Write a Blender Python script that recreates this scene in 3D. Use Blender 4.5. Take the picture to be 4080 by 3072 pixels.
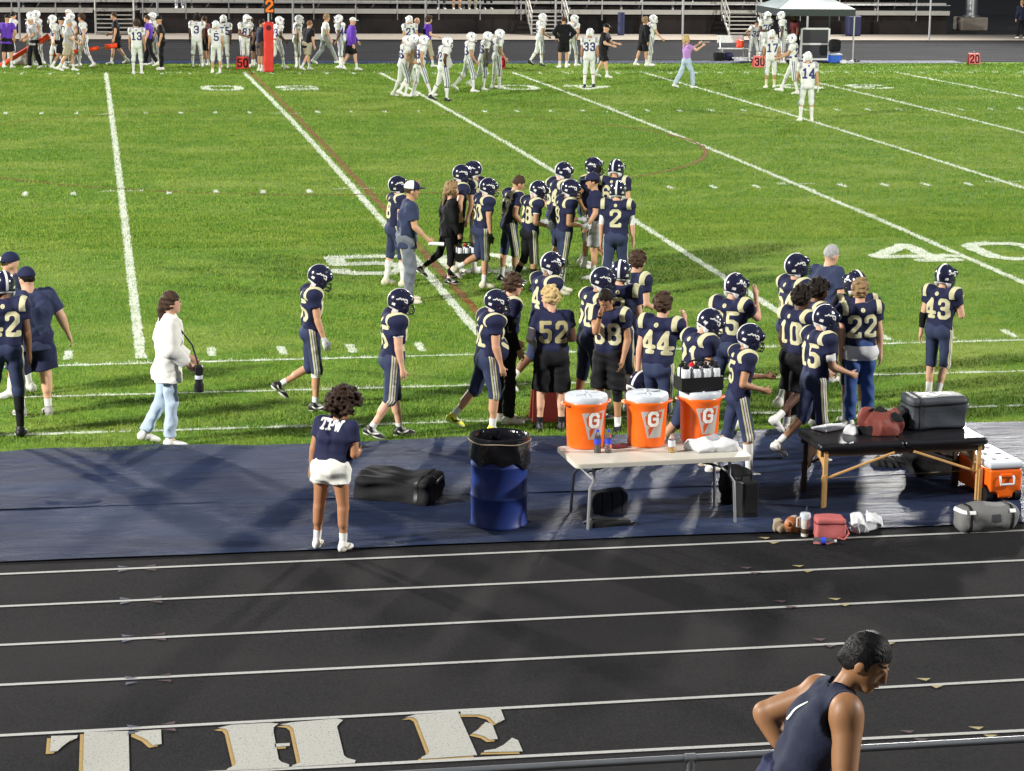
import bpy, math, random
import numpy as np
from mathutils import Matrix, Vector
for o in list(bpy.data.objects): bpy.data.objects.remove(o)
SC = bpy.context.scene; COL = SC.collection
# ---------------------------------------------------------------- camera
cam = bpy.data.cameras.new('camera'); co = bpy.data.objects.new('camera', cam); COL.objects.link(co); SC.camera = co
cam.sensor_fit = 'HORIZONTAL'; cam.sensor_width = 36; cam.lens = 9113.6 * 36 / 4080; cam.clip_start = .5; cam.clip_end = 900
def cam_axes(yaw, pitch, roll):
    cy, sy, cp, sp = math.cos(yaw), math.sin(yaw), math.cos(pitch), math.sin(pitch)
    f = np.array([sy * cp, cy * cp, -sp]); r = np.array([cy, -sy, 0]); u = np.cross(r, f); c, s = math.cos(roll), math.sin(roll)
    return r * c + u * s, -r * s + u * c, -f
CR, CU, CB = cam_axes(.1835, .2092, .0124)
co.matrix_world = Matrix([[CR[0], CU[0], CB[0], -5.1338], [CR[1], CU[1], CB[1], -28.9695], [CR[2], CU[2], CB[2], 5.8029], [0, 0, 0, 1]])
# ---------------------------------------------------------------- night sky
W = bpy.data.worlds.new('World'); SC.world = W; W.use_nodes = True
W.node_tree.nodes['Background'].inputs[0].default_value = (.55, .62, .75, 1); W.node_tree.nodes['Background'].inputs[1].default_value = .24
SC.view_settings.view_transform = 'Standard'; SC.view_settings.look = 'None'; SC.view_settings.exposure = 0; SC.view_settings.gamma = 1; SC.view_settings.use_curve_mapping = False
SC.cycles.max_bounces = 6; SC.cycles.diffuse_bounces = 3; SC.cycles.glossy_bounces = 3; SC.cycles.transmission_bounces = 6; SC.cycles.transparent_max_bounces = 8; SC.cycles.sample_clamp_indirect = 6; SC.cycles.sample_clamp_direct = 30
SC.cycles.use_denoising = True
# ---------------------------------------------------------------- the stadium's floodlights (masts are built with the stands)
MASTS = [(36.3, 75.6, 150), (-46, 80, 290), (50, -22, 150), (-46, -20.5, 215)]
for mx, my, kw in MASTS:
    l = bpy.data.lights.new('floodlight', 'SPOT'); l.energy = kw * 1000; l.color = (1.0, .97, .92); l.shadow_soft_size = 1.5; l.spot_size = math.radians(120); l.spot_blend = .6
    lo = bpy.data.objects.new('floodlight', l); COL.objects.link(lo)
    d = Vector((0 if abs(mx) < 1 else mx * .1, 22, 0)) - Vector((mx, my, 24)); lo.location = Vector((mx, my, 24)) + d.normalized() * 1.2; lo.rotation_euler = d.to_track_quat('-Z', 'Y').to_euler()

# ---------------------------------------------------------------- mesh engine
def V(*a): return np.array(a, float)
def unit(a): return a / (np.linalg.norm(a) + 1e-12)
def gz(y): return .148 * max(0.0, 1 - ((y - 24.38) / 24.38) ** 2)
def gza(y): return .148 * np.maximum(0.0, 1 - ((y - 24.38) / 24.38) ** 2)

class Sdf:
    """A signed distance field on a grid, filled with blended primitives and meshed with surface nets."""
    def __init__(s, lo, hi, vox):
        s.v = vox; s.lo = np.array(lo, float) - 2 * vox
        s.n = (np.ceil((np.array(hi, float) - s.lo) / vox) + 3).astype(int)
        s.d = np.full(s.n, 1.0, np.float32)
    def box(s, lo, hi):
        a = np.clip(np.floor((lo - s.lo) / s.v).astype(int), 0, s.n); b = np.clip(np.ceil((hi - s.lo) / s.v).astype(int) + 1, 0, s.n)
        if (b <= a).any(): return None, None
        sl = tuple(slice(a[i], b[i]) for i in range(3))
        g = [s.lo[i] + s.v * np.arange(a[i], b[i], dtype=np.float32) for i in range(3)]
        return sl, (g[0][:, None, None], g[1][None, :, None], g[2][None, None, :])
    def mix(s, sl, d, k, op='u'):
        o = s.d[sl]
        if op == 'u':
            if k > 0:
                h = np.clip(.5 + .5 * (o - d) / k, 0, 1); s.d[sl] = o + (d - o) * h - k * h * (1 - h)
            else: s.d[sl] = np.minimum(o, d)
        elif op == 's': s.d[sl] = np.maximum(o, -d)
        else: s.d[sl] = np.maximum(o, d)
    def cone(s, a, b, ra, rb, k=.02, flat=False, op='u', flata=False):
        m = max(ra, rb) + k + 2 * s.v
        sl, g = s.box(np.minimum(a, b) - m, np.maximum(a, b) + m)
        if sl is None: return s
        ba = b - a; L2 = ba @ ba + 1e-9
        px, py, pz = g[0] - a[0], g[1] - a[1], g[2] - a[2]
        tr = (px * ba[0] + py * ba[1] + pz * ba[2]) / L2; t = np.clip(tr, 0, 1)
        d = np.sqrt((px - t * ba[0]) ** 2 + (py - t * ba[1]) ** 2 + (pz - t * ba[2]) ** 2) - (ra + t * (rb - ra))
        if flat: d = np.maximum(d, (tr - 1) * math.sqrt(L2))
        if flata: d = np.maximum(d, -tr * math.sqrt(L2))
        s.mix(sl, d, k, op); return s
    def ell(s, c, r, R=None, k=.02, op='u'):
        m = max(r) + k + 2 * s.v
        sl, g = s.box(c - m, c + m)
        if sl is None: return s
        p = [g[0] - c[0], g[1] - c[1], g[2] - c[2]]
        if R is not None: p = [p[0] * R[i][0] + p[1] * R[i][1] + p[2] * R[i][2] for i in range(3)]
        k0 = np.sqrt((p[0] / r[0]) ** 2 + (p[1] / r[1]) ** 2 + (p[2] / r[2]) ** 2)
        k1 = np.sqrt((p[0] / r[0] ** 2) ** 2 + (p[1] / r[1] ** 2) ** 2 + (p[2] / r[2] ** 2) ** 2) + 1e-6
        s.mix(sl, k0 * (k0 - 1) / k1, k, op); return s
    def rbox(s, c, h, rad, R=None, k=.0, op='u'):
        m = np.linalg.norm(h) + k + 2 * s.v
        sl, g = s.box(c - m, c + m)
        if sl is None: return s
        p = [g[0] - c[0], g[1] - c[1], g[2] - c[2]]
        if R is not None: p = [p[0] * R[i][0] + p[1] * R[i][1] + p[2] * R[i][2] for i in range(3)]
        q = [np.abs(p[i]) - (h[i] - rad) for i in range(3)]
        d = np.sqrt(np.maximum(q[0], 0) ** 2 + np.maximum(q[1], 0) ** 2 + np.maximum(q[2], 0) ** 2) + np.minimum(np.maximum(q[0], np.maximum(q[1], q[2])), 0) - rad
        s.mix(sl, d, k, op); return s
    def half(s, p, n):                     # keep what lies on the side the normal points away from
        g = [s.lo[i] + s.v * np.arange(s.n[i], dtype=np.float32) for i in range(3)]
        d = (g[0] - p[0])[:, None, None] * n[0] + (g[1] - p[1])[None, :, None] * n[1] + (g[2] - p[2])[None, None, :] * n[2]
        s.d = np.maximum(s.d, d); return s
    def wrinkle(s, A, f, seed=0):
        r = np.random.RandomState(seed)
        g = [s.lo[i] + s.v * np.arange(s.n[i], dtype=np.float32) for i in range(3)]
        for j in range(4):
            w = unit(r.normal(size=3) * V(1, 1, 1.5)) * f * (.7 + .8 * r.rand()); ph = r.rand() * 6
            e = np.exp(1j * (g[0] * w[0] + ph))[:, None, None] * np.exp(1j * g[1] * w[1])[None, :, None] * np.exp(1j * g[2] * w[2])[None, None, :]
            s.d += (A * .5 * e.imag).astype(np.float32)
        return s
    def fold(s, A, f, seed=0, zs=.6):
        r = np.random.RandomState(seed); g = [s.lo[i] + s.v * np.arange(s.n[i], dtype=np.float32) for i in range(3)]
        for j in range(3):
            w = unit(r.normal(size=3) * V(1, 1, zs)) * f * (.7 + .7 * r.rand()); w2 = r.normal(size=3) * f * .25; ph = r.rand() * 6
            q = (g[0] * w[0] + ph)[:, None, None] + (g[1] * w[1])[None, :, None] + (g[2] * w[2])[None, None, :]
            q2 = (g[0] * w2[0])[:, None, None] + (g[1] * w2[1])[None, :, None] + (g[2] * w2[2])[None, None, :]
            s.d += (A * (np.abs(np.sin(q * .5 + 1.2 * np.sin(q2))) - .62)).astype(np.float32)
        return s
    def mesh(s):
        d = s.d; nx, ny, nz = d.shape; sg = d < 0
        c = np.zeros((nx - 1, ny - 1, nz - 1), np.int8)
        for i in (0, 1):
            for j in (0, 1):
                for k in (0, 1): c += sg[i:nx - 1 + i, j:ny - 1 + j, k:nz - 1 + k]
        act = np.argwhere((c > 0) & (c < 8))
        idx = np.full(c.shape, -1, np.int32); idx[act[:, 0], act[:, 1], act[:, 2]] = np.arange(len(act))
        off = [(i, j, k) for i in (0, 1) for j in (0, 1) for k in (0, 1)]
        val = np.stack([d[act[:, 0] + o[0], act[:, 1] + o[1], act[:, 2] + o[2]] for o in off], 1).astype(float)
        acc = np.zeros((len(act), 3)); cnt = np.zeros(len(act))
        for p in range(8):
            for q in range(p + 1, 8):
                op, oq = np.array(off[p]), np.array(off[q])
                if abs(op - oq).sum() != 1: continue
                m = (val[:, p] < 0) != (val[:, q] < 0)
                t = val[:, p] / np.where(m, val[:, p] - val[:, q], 1)
                acc += np.where(m[:, None], op + t[:, None] * (oq - op), 0); cnt += m
        vs = s.lo + s.v * (act + acc / np.maximum(cnt, 1)[:, None])
        fs = []
        for ax in range(3):
            a1, a2 = (ax + 1) % 3, (ax + 2) % 3
            sl0 = [slice(None)] * 3; sl1 = [slice(None)] * 3
            sl0[ax] = slice(0, -1); sl1[ax] = slice(1, None)
            e = np.argwhere(sg[tuple(sl0)] != sg[tuple(sl1)])
            e = e[(e[:, a1] > 0) & (e[:, a2] > 0) & (e[:, a1] < s.n[a1] - 1) & (e[:, a2] < s.n[a2] - 1)]
            if not len(e): continue
            u = np.zeros(3, int); w = np.zeros(3, int); u[a1] = 1; w[a2] = 1
            g = lambda x: idx[x[:, 0], x[:, 1], x[:, 2]]
            q = np.stack([g(e - u - w), g(e - w), g(e), g(e - u)], 1)
            inside = sg[e[:, 0], e[:, 1], e[:, 2]]
            q[~inside] = q[~inside][:, ::-1]
            fs.append(q)
        f = np.concatenate(fs) if fs else np.zeros((0, 4), int)
        return vs, f[(f >= 0).all(1)]

def tris(f): return np.concatenate([f[:, [0, 1, 2]], f[:, [0, 2, 3]]]) if f.shape[1] == 4 else f
def vnormals(v, f):
    t = tris(f); n = np.cross(v[t[:, 1]] - v[t[:, 0]], v[t[:, 2]] - v[t[:, 0]]); o = np.zeros_like(v)
    for i in range(3): np.add.at(o, t[:, i], n)
    return o / (np.linalg.norm(o, axis=1, keepdims=True) + 1e-12)
def subdiv(v, t):
    e = np.sort(np.concatenate([t[:, [0, 1]], t[:, [1, 2]], t[:, [2, 0]]]), 1)
    u, inv = np.unique(e, axis=0, return_inverse=True); inv = inv.ravel()
    m = (v[u[:, 0]] + v[u[:, 1]]) / 2; n = len(v); k = len(t); a, b, c = inv[:k] + n, inv[k:2 * k] + n, inv[2 * k:] + n
    return np.concatenate([v, m]), np.concatenate([np.stack(x, 1) for x in ((t[:, 0], a, c), (a, t[:, 1], b), (c, b, t[:, 2]), (a, b, c))])
def clip(v, f, fn, push=.003, sub=1, nrm=None):
    """Cut out of a mesh the part where fn(points) > 0, with clean edges, and lift it along the normals."""
    t = tris(np.asarray(f)); n = vnormals(v, t) if nrm is None else nrm
    val = fn(v); keep = (val[t] > -.05).any(1); t = t[keep]
    if not len(t): return np.zeros((0, 3)), np.zeros((0, 3), int)
    used = np.unique(t); mp = np.zeros(len(v), int); mp[used] = np.arange(len(used)); v, n, t = v[used], n[used], mp[t]
    vn = np.concatenate([v, n], 1)
    for i in range(sub): vn, t = subdiv(vn, t)
    val = fn(vn[:, :3]); P = val > 0; s = P[t].sum(1)
    out = [t[s == 3]]; new = []; base = len(vn)
    def cut(i, j):
        a = val[i] / (val[i] - val[j]); new.append(vn[i] + a[:, None] * (vn[j] - vn[i])); nonlocal base
        r = np.arange(base, base + len(i)); base += len(i); return r
    for cnt in (1, 2):
        q = t[s == cnt]
        if not len(q): continue
        k = np.argmax(P[q] == (cnt == 1), 1); r = np.arange(len(q))
        a, b, c = q[r, k], q[r, (k + 1) % 3], q[r, (k + 2) % 3]
        ab, ac = cut(a, b), cut(a, c)
        if cnt == 1: out.append(np.stack([a, ab, ac], 1))
        else: out += [np.stack([ab, b, c], 1), np.stack([ab, c, ac], 1)]
    if new: vn = np.concatenate([vn] + new)
    t = np.concatenate(out); used = np.unique(t); mp = np.zeros(len(vn), int); mp[used] = np.arange(len(used)); vn = vn[used]
    return vn[:, :3] + push * vn[:, 3:] / (np.linalg.norm(vn[:, 3:], axis=1, keepdims=True) + 1e-9), mp[t]

def make(name, v, f, mat, parent=None, smooth=True):
    me = bpy.data.meshes.new(name); v = np.asarray(v, np.float32); f = np.asarray(f)
    me.vertices.add(len(v)); me.vertices.foreach_set('co', v.ravel())
    k = f.shape[1] if len(f) else 3
    me.loops.add(f.size); me.loops.foreach_set('vertex_index', f.ravel().astype(np.int32))
    me.polygons.add(len(f)); me.polygons.foreach_set('loop_start', (np.arange(len(f)) * k).astype(np.int32))
    me.polygons.foreach_set('use_smooth', np.full(len(f), smooth))
    me.update(calc_edges=True)
    me.materials.append(mat)
    return link(name, me, parent)
def link(name, me, parent=None):
    o = bpy.data.objects.new(name, me); COL.objects.link(o)
    if parent is not None: o.parent = parent
    return o
def tag(o, label=None, cat=None, group=None, kind=None):
    if label: o['label'] = label
    if cat: o['category'] = cat
    if group: o['group'] = group
    if kind: o['kind'] = kind
    return o
def empty(name, loc, label=None, cat=None, group=None, rz=0):
    o = bpy.data.objects.new(name, None); COL.objects.link(o); o.location = loc; o.rotation_euler = (0, 0, rz); o.empty_display_size = .2
    return tag(o, label, cat, group)

class MB:
    """Collects boxes, tubes and lathes into one mesh."""
    def __init__(s): s.v = []; s.f = []; s.n = 0
    def add(s, v, f):
        v = np.asarray(v, float); s.v.append(v); s.f += [tuple(int(i) + s.n for i in q) for q in f]; s.n += len(v); return s
    def box(s, c, size, rz=0, R=None, b=0.0):
        h = np.array(size, float) / 2
        if b > 0:
            b = min(b, h.min() * .9); pts = []
            for sx in (-1, 1):
                for sy in (-1, 1):
                    for sz in (-1, 1):
                        S = V(sx, sy, sz)
                        for ax in range(3):
                            q = S * (h - b); q[ax] = S[ax] * h[ax]; pts.append(q)
            p = np.array(pts); ix = lambda sx, sy, sz, ax: ((sx > 0) * 4 + (sy > 0) * 2 + (sz > 0)) * 3 + ax
            f = []
            for ax in range(3):
                a1, a2 = (ax + 1) % 3, (ax + 2) % 3
                for sg in (-1, 1):
                    q = []
                    for (i, j) in ((-1, -1), (1, -1), (1, 1), (-1, 1)):
                        S = [0, 0, 0]; S[ax] = sg; S[a1] = i; S[a2] = j; q.append(ix(*S, ax))
                    f.append(q if sg > 0 else q[::-1])
                for i in (-1, 1):
                    for j in (-1, 1):      # edge along ax
                        S0 = [0, 0, 0]; S0[ax] = -1; S0[a1] = i; S0[a2] = j; S1 = list(S0); S1[ax] = 1
                        q = [ix(*S0, a1), ix(*S1, a1), ix(*S1, a2), ix(*S0, a2)]; f.append(q if i * j < 0 else q[::-1])
            for sx in (-1, 1):
                for sy in (-1, 1):
                    for sz in (-1, 1):
                        q = [ix(sx, sy, sz, a) for a in range(3)]; f.append(q if sx * sy * sz > 0 else q[::-1])
        else:
            p = np.array([[x, y, z] for x in (-1, 1) for y in (-1, 1) for z in (-1, 1)]) * h
            f = [(0, 1, 3, 2), (4, 6, 7, 5), (0, 4, 5, 1), (2, 3, 7, 6), (0, 2, 6, 4), (1, 5, 7, 3)]
        if R is not None: p = p @ np.array(R)
        elif rz: cs, sn = math.cos(rz), math.sin(rz); p = p @ np.array([[cs, sn, 0], [-sn, cs, 0], [0, 0, 1]])
        return s.add(p + np.array(c, float), f)
    def tube(s, pts, r, n=8, closed=False, caps=True):
        pts = [np.array(p, float) for p in pts]; N = len(pts); rr = r if hasattr(r, '__len__') else [r] * N
        vs = []; up = None
        for i in range(N):
            a = pts[(i - 1) % N] if (closed or i > 0) else pts[i]; b = pts[(i + 1) % N] if (closed or i < N - 1) else pts[i]
            t = unit(b - a)
            if up is None: up = V(0, 0, 1) if abs(t[2]) < .9 else V(1, 0, 0)
            x = unit(up - (up @ t) * t); y = np.cross(t, x); up = x
            for k in range(n):
                an = 2 * math.pi * k / n; vs.append(pts[i] + rr[i] * (math.cos(an) * x + math.sin(an) * y))
        f = [(i * n + k, i * n + (k + 1) % n, ((i + 1) % N) * n + (k + 1) % n, ((i + 1) % N) * n + k) for i in range(N if closed else N - 1) for k in range(n)]
        if caps and not closed: f += [tuple(range(n))[::-1], tuple((N - 1) * n + k for k in range(n))]
        return s.add(vs, f)
    def lathe(s, prof, c=(0, 0, 0), n=28, sx=1, sy=1, cap=True, jit=None):
        N = len(prof); vs = []
        for i, (r, z) in enumerate(prof):
            for k in range(n):
                a = 2 * math.pi * k / n; q = jit(i, k, a) if jit else (1, 0)
                vs.append((c[0] + r * q[0] * sx * math.cos(a), c[1] + r * q[0] * sy * math.sin(a), c[2] + z + q[1]))
        f = [(i * n + k, i * n + (k + 1) % n, (i + 1) * n + (k + 1) % n, (i + 1) * n + k) for i in range(N - 1) for k in range(n)]
        if cap:
            f += [tuple(range(n))[::-1], tuple((N - 1) * n + k for k in range(n))]
        return s.add(vs, f)
    def prism(s, poly, z0, z1, axes=((1, 0, 0), (0, 1, 0), (0, 0, 1)), o=(0, 0, 0)):
        A = np.array(axes, float); n = len(poly); o = np.array(o, float)
        p = [o + x * A[0] + y * A[1] + z * A[2] for z in (z0, z1) for (x, y) in poly]
        return s.add(p, [tuple(range(n))[::-1], tuple(range(n, 2 * n))] + [(i, (i + 1) % n, n + (i + 1) % n, n + i) for i in range(n)])
    def build(s, name, mat, parent=None, smooth=False, angle=None):
        me = bpy.data.meshes.new(name); me.from_pydata(np.concatenate(s.v).tolist(), [], s.f); me.materials.append(mat)
        if smooth or angle:
            me.polygons.foreach_set('use_smooth', [True] * len(me.polygons))
            me.set_sharp_from_angle(angle=math.radians(angle or 40))
        me.update(); return link(name, me, parent)

# ---------------------------------------------------------------- block lettering as strokes
GLY = {'0': [[(.1, .15), (.1, .85), (.2, 1), (.5, 1), (.6, .85), (.6, .15), (.5, 0), (.2, 0), (.1, .15)]],
       '1': [[(.2, .85), (.38, 1), (.38, 0)], [(.18, 0), (.58, 0)]],
       '2': [[(.1, .75), (.1, .88), (.22, 1), (.48, 1), (.6, .88), (.6, .65), (.1, .12), (.1, 0), (.62, 0), (.62, .1)]],
       '3': [[(.1, .8), (.1, .88), (.22, 1), (.48, 1), (.6, .88), (.6, .62), (.48, .52), (.3, .52)], [(.48, .52), (.6, .42), (.6, .12), (.48, 0), (.22, 0), (.1, .12), (.1, .22)]],
       '4': [[(.48, 0), (.48, 1), (.06, .35), (.06, .25), (.68, .25)], [(.34, 0), (.62, 0)]],
       '5': [[(.58, 1), (.12, 1), (.12, .56), (.46, .6), (.6, .48), (.6, .14), (.48, 0), (.22, 0), (.1, .12), (.1, .2)]],
       '6': [[(.6, .82), (.6, .88), (.48, 1), (.22, 1), (.1, .86), (.1, .14), (.22, 0), (.48, 0), (.6, .14), (.6, .4), (.48, .54), (.1, .54)]],
       '7': [[(.1, .88), (.1, 1), (.62, 1), (.62, .9), (.3, 0)]],
       '8': [[(.22, .52), (.1, .64), (.1, .88), (.22, 1), (.48, 1), (.6, .88), (.6, .64), (.48, .52), (.22, .52), (.1, .4), (.1, .12), (.22, 0), (.48, 0), (.6, .12), (.6, .4), (.48, .52)]],
       '9': [[(.1, .18), (.1, .12), (.22, 0), (.48, 0), (.6, .14), (.6, .86), (.48, 1), (.22, 1), (.1, .86), (.1, .58), (.22, .46), (.6, .46)]],
       'T': [[(0, .82), (0, 1), (.7, 1), (.7, .82)], [(.35, 1), (.35, 0)], [(.2, 0), (.5, 0)]],
       'P': [[(.15, 0), (.15, 1), (.5, 1), (.62, .88), (.62, .58), (.5, .46), (.15, .46)], [(.02, 0), (.3, 0)], [(.02, 1), (.2, 1)]],
       'W': [[(.05, 1), (.22, 0), (.38, .8), (.54, 0), (.71, 1)], [(-.05, 1), (.15, 1)], [(.61, 1), (.81, 1)]],
       'G': [[(.62, .78), (.5, .98), (.2, .98), (.06, .8), (.06, .2), (.2, .02), (.5, .02), (.62, .15), (.62, .5), (.38, .5)]],
       'A': [[(0, 0), (.3, 1), (.6, 0)], [(.14, .35), (.46, .35)]], 'B': [[(.1, 0), (.1, 1), (.45, 1), (.55, .85), (.55, .62), (.42, .5), (.1, .5)], [(.42, .5), (.6, .38), (.6, .12), (.48, 0), (.1, 0)]],
       'R': [[(.1, 0), (.1, 1), (.5, 1), (.6, .85), (.6, .6), (.48, .48), (.1, .48)], [(.35, .48), (.6, 0)]]}
def strokes(txt, h, gap=.25, wide=1.0):
    segs = []; x = 0
    for ch in txt:
        if ch == ' ': x += .5; continue
        for pl in GLY[ch]:
            for a, b in zip(pl[:-1], pl[1:]): segs.append((a[0] * wide + x, a[1], b[0] * wide + x, b[1]))
        x += .7 * wide + gap
    S = np.array(segs); S[:, [0, 2]] -= (x - gap) / 2; S[:, [1, 3]] -= .5
    return S * h
def sdist(u, w, S):
    d = np.full(u.shape, 9.0)
    for a, b, c, e in S:
        dx, dy = c - a, e - b; L = dx * dx + dy * dy + 1e-12
        t = np.clip(((u - a) * dx + (w - b) * dy) / L, 0, 1)
        d = np.minimum(d, np.maximum(np.abs(u - a - t * dx), np.abs(w - b - t * dy)) * .35 + .65 * np.hypot(u - a - t * dx, w - b - t * dy))
    return d
def hnoise(x, y, s=0):
    def h(i, j): 
        n = np.sin(i * 127.1 + j * 311.7 + s * 74.7) * 43758.5453; return n - np.floor(n)
    i, j = np.floor(x), np.floor(y); a, b = x - i, y - j; a = a * a * (3 - 2 * a); b = b * b * (3 - 2 * b)
    return (h(i, j) * (1 - a) + h(i + 1, j) * a) * (1 - b) + (h(i, j + 1) * (1 - a) + h(i + 1, j + 1) * a) * b - .5
def patch(f, x0, x1, y0, y1, res, z=.004, crown=True):
    """A flat sheet on the ground, cut to where f(x, y) > 0."""
    nx, ny = max(2, int((x1 - x0) / res) + 2), max(2, int((y1 - y0) / res) + 2)
    X, Y = np.meshgrid(np.linspace(x0, x1, nx), np.linspace(y0, y1, ny), indexing='ij')
    v = np.stack([X.ravel(), Y.ravel(), 0 * X.ravel()], 1); i = np.arange(nx * ny).reshape(nx, ny)
    q = np.stack([i[:-1, :-1].ravel(), i[1:, :-1].ravel(), i[1:, 1:].ravel(), i[:-1, 1:].ravel()], 1)
    v, t = clip(v, q, lambda p: f(p[:, 0], p[:, 1]), 0, 0, nrm=np.tile([[0, 0, 1.]], (len(v), 1)))
    v[:, 2] = z + (gza(v[:, 1]) if crown else 0)
    return v, t

# ---------------------------------------------------------------- people
D2R = math.pi / 180
def gear_mesh(s, mat):
    v, f = s.mesh(); o = make('tmp', v, f, mat); me = o.data; bpy.data.objects.remove(o); return me
def part_mesh(v, f, mat):
    o = make('tmp', v, f, mat); me = o.data; bpy.data.objects.remove(o); return me
def recolor(me, mat):
    m = me.copy(); m.materials[0] = mat; return m
GEAR = {}
def build_gear():
    z0 = V(0, 0, 0)
    # football helmet, head frame: x forward, y left, z up, origin at head centre
    s = Sdf((-.17, -.14, -.15), (.18, .14, .18), .0075)
    s.ell(V(-.008, 0, .022), V(.143, .114, .135), k=0)
    for y in (-1, 1): s.ell(V(.012, y * .088, -.045), V(.088, .03, .085), k=.02)
    s.cone(V(.085, -.07, .055), V(.085, .07, .055), .05, .05, k=.02)
    s.half(V(0, 0, -.118), V(.25, 0, -.97))
    s.rbox(V(.155, 0, -.075), V(.105, .083, .098), .03, op='s')
    s.rbox(V(.05, 0, -.16), V(.2, .07, .08), .03, op='s')
    s.ell(V(-.008, 0, .012), V(.122, .094, .115), k=0, op='s')
    for y in (-1, 1): s.cone(V(.02, y * .09, -.03), V(.02, y * .14, -.03), .012, .012, k=0, op='s')
    for y in (-1, 1):
        for x in (-.04, .03): s.ell(V(x, y * .045, .148 - abs(x) * .3), V(.02, .008, .012), k=0, op='s')
    hv, hf = s.mesh()
    sq = lambda x, y, z: None
    def outer(p): return np.einsum('ij,ij->i', p - V(-.008, 0, .0), p - V(-.008, 0, .0)) - .108 ** 2
    def st(p): return np.minimum(np.minimum(.0135 - np.abs(p[:, 1]), p[:, 2] - (-.05)), outer(p) * 4)
    def bump(p): return np.minimum(np.minimum(-.02 - p[:, 0], -.062 - p[:, 2] - .15 * (p[:, 0] + .1)), outer(p) * 4)
    S = np.array([(.062, .02, .05, .055), (.05, .055, .03, .06), (.03, .06, .02, .045), (.02, .045, .005, .062), (.005, .062, -.012, .048), (-.012, .048, -.03, .062), (-.03, .062, -.045, .045), (-.045, .045, -.065, .04), (.03, .03, .062, .02)])
    def script(p): return np.minimum(.006 - sdist(p[:, 0], p[:, 2], S), np.abs(p[:, 1]) - .05)
    def label(p): return np.minimum(np.minimum(.017 - np.abs(p[:, 0] + .085), .014 - np.abs(p[:, 2] + .02)), np.abs(p[:, 1]) - .03)
    GEAR['helmet'] = part_mesh(hv, hf, M['navyshell'])
    GEAR['helmet_w'] = recolor(GEAR['helmet'], M['whiteshell'])
    for n, fn, w, m, m2 in (('stripe', st, .0022, 'whiteplastic', 'greydecal'), ('bumper', bump, .003, 'whiteplastic', 'whiteplastic'), ('script', script, .002, 'decal', 'navydecal'), ('label', label, .002, 'decal', 'navydecal')):
        if n in ('script', 'label'):
            for i in (0, 1): v, f = clip(hv, hf, lambda p, i=i: np.minimum(fn(p), (1 - 2 * i) * p[:, 1]), w, 1); GEAR[n + str(i)] = part_mesh(v, f, M[m])
            continue
        v, f = clip(hv, hf, fn, w, 1); GEAR[n] = part_mesh(v, f, M[m]); GEAR[n + '_w'] = recolor(GEAR[n], M[m2])
    # far team's round emblem on the side of the helmet
    em = lambda p: np.minimum(np.minimum(.034 - np.hypot(p[:, 0] + .01, p[:, 2] - .035), np.hypot(p[:, 0] + .004, p[:, 2] - .035) - .017), np.abs(p[:, 1]) - .05)
    for i in (0, 1): v, f = clip(hv, hf, lambda p, i=i: np.minimum(em(p), (1 - 2 * i) * p[:, 1]), .002, 1); GEAR['emblem%d' % i] = part_mesh(v, f, M['navydecal'])
    b = MB()
    arc = lambda z, r, w: [V(.03 + math.cos(a) * r, math.sin(a) * w, z) for a in np.linspace(-1.25, 1.25, 9)]
    for z, r, w in ((-.015, .137, .092), (-.06, .15, .09), (-.1, .145, .082)): b.tube(arc(z, r, w), .0052, 6)
    for y in (-.035, .035): b.tube([V(.145, y, .0), V(.172, y, -.05), V(.165, y * .8, -.1)], .005, 6)
    for y in (-1, 1): b.tube([V(.075, y * .09, -.015), V(.08, y * .09, -.06), V(.075, y * .08, -.1)], .005, 6)
    o = b.build('tmp', M['facemask'], smooth=True); GEAR['mask'] = o.data; bpy.data.objects.remove(o)
    GEAR['mask_w'] = recolor(GEAR['mask'], M['whiteplastic'])
    b = MB(); b.tube([V(.03, -.098, -.06), V(.09, -.06, -.1), V(.115, 0, -.105), V(.09, .06, -.1), V(.03, .098, -.06)], .009, 6)
    o = b.build('tmp', M['whiteplastic'], smooth=True); GEAR['chin_strap'] = o.data; bpy.data.objects.remove(o)
    # shoe, ankle frame: x towards the toe, z up, ankle at the origin, sole at -0.08
    s = Sdf((-.12, -.08, -.1), (.24, .08, .06), .0085)
    s.ell(V(-.035, 0, -.042), V(.05, .038, .05), k=0); s.cone(V(-.01, 0, -.03), V(.1, .004, -.05), .042, .037, k=.03); s.ell(V(.115, .006, -.058), V(.085, .046, .034), k=.025)
    s.cone(V(-.01, 0, -.03), V(-.006, 0, .035), .045, .044, k=.02, flat=True); s.half(V(0, 0, -.081), V(0, 0, -1)); s.wrinkle(.002, 60, 3)
    sv, sf = s.mesh(); GEAR['shoe'] = part_mesh(sv, sf, M['white_shoe'])
    v, f = clip(sv, sf, lambda p: -.062 - p[:, 2] + .08 * np.maximum(p[:, 0] - .12, 0), .004, 0); GEAR['sole'] = part_mesh(v, f, M['white_shoe'])
    sw = np.array([(-.03, -.02, .02, -.05), (.02, -.05, .1, -.02), (.1, -.02, .02, -.04)])
    v, f = clip(sv, sf, lambda p: np.minimum(.008 - sdist(p[:, 0], p[:, 2], sw), np.abs(p[:, 1]) - .02), .003, 1); GEAR['side_stripe'] = part_mesh(v, f, M['white_shoe'])
    # cap
    s = Sdf((-.16, -.13, -.06), (.24, .13, .18), .0085)
    s.ell(V(-.008, 0, .045), V(.118, .098, .102), k=0); s.half(V(0, 0, .03), V(0, 0, -1)); s.ell(V(-.008, 0, .04), V(.105, .086, .088), k=0, op='s')
    cv, cf = s.mesh(); GEAR['cap'] = part_mesh(cv, cf, M['navycloth'])
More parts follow.
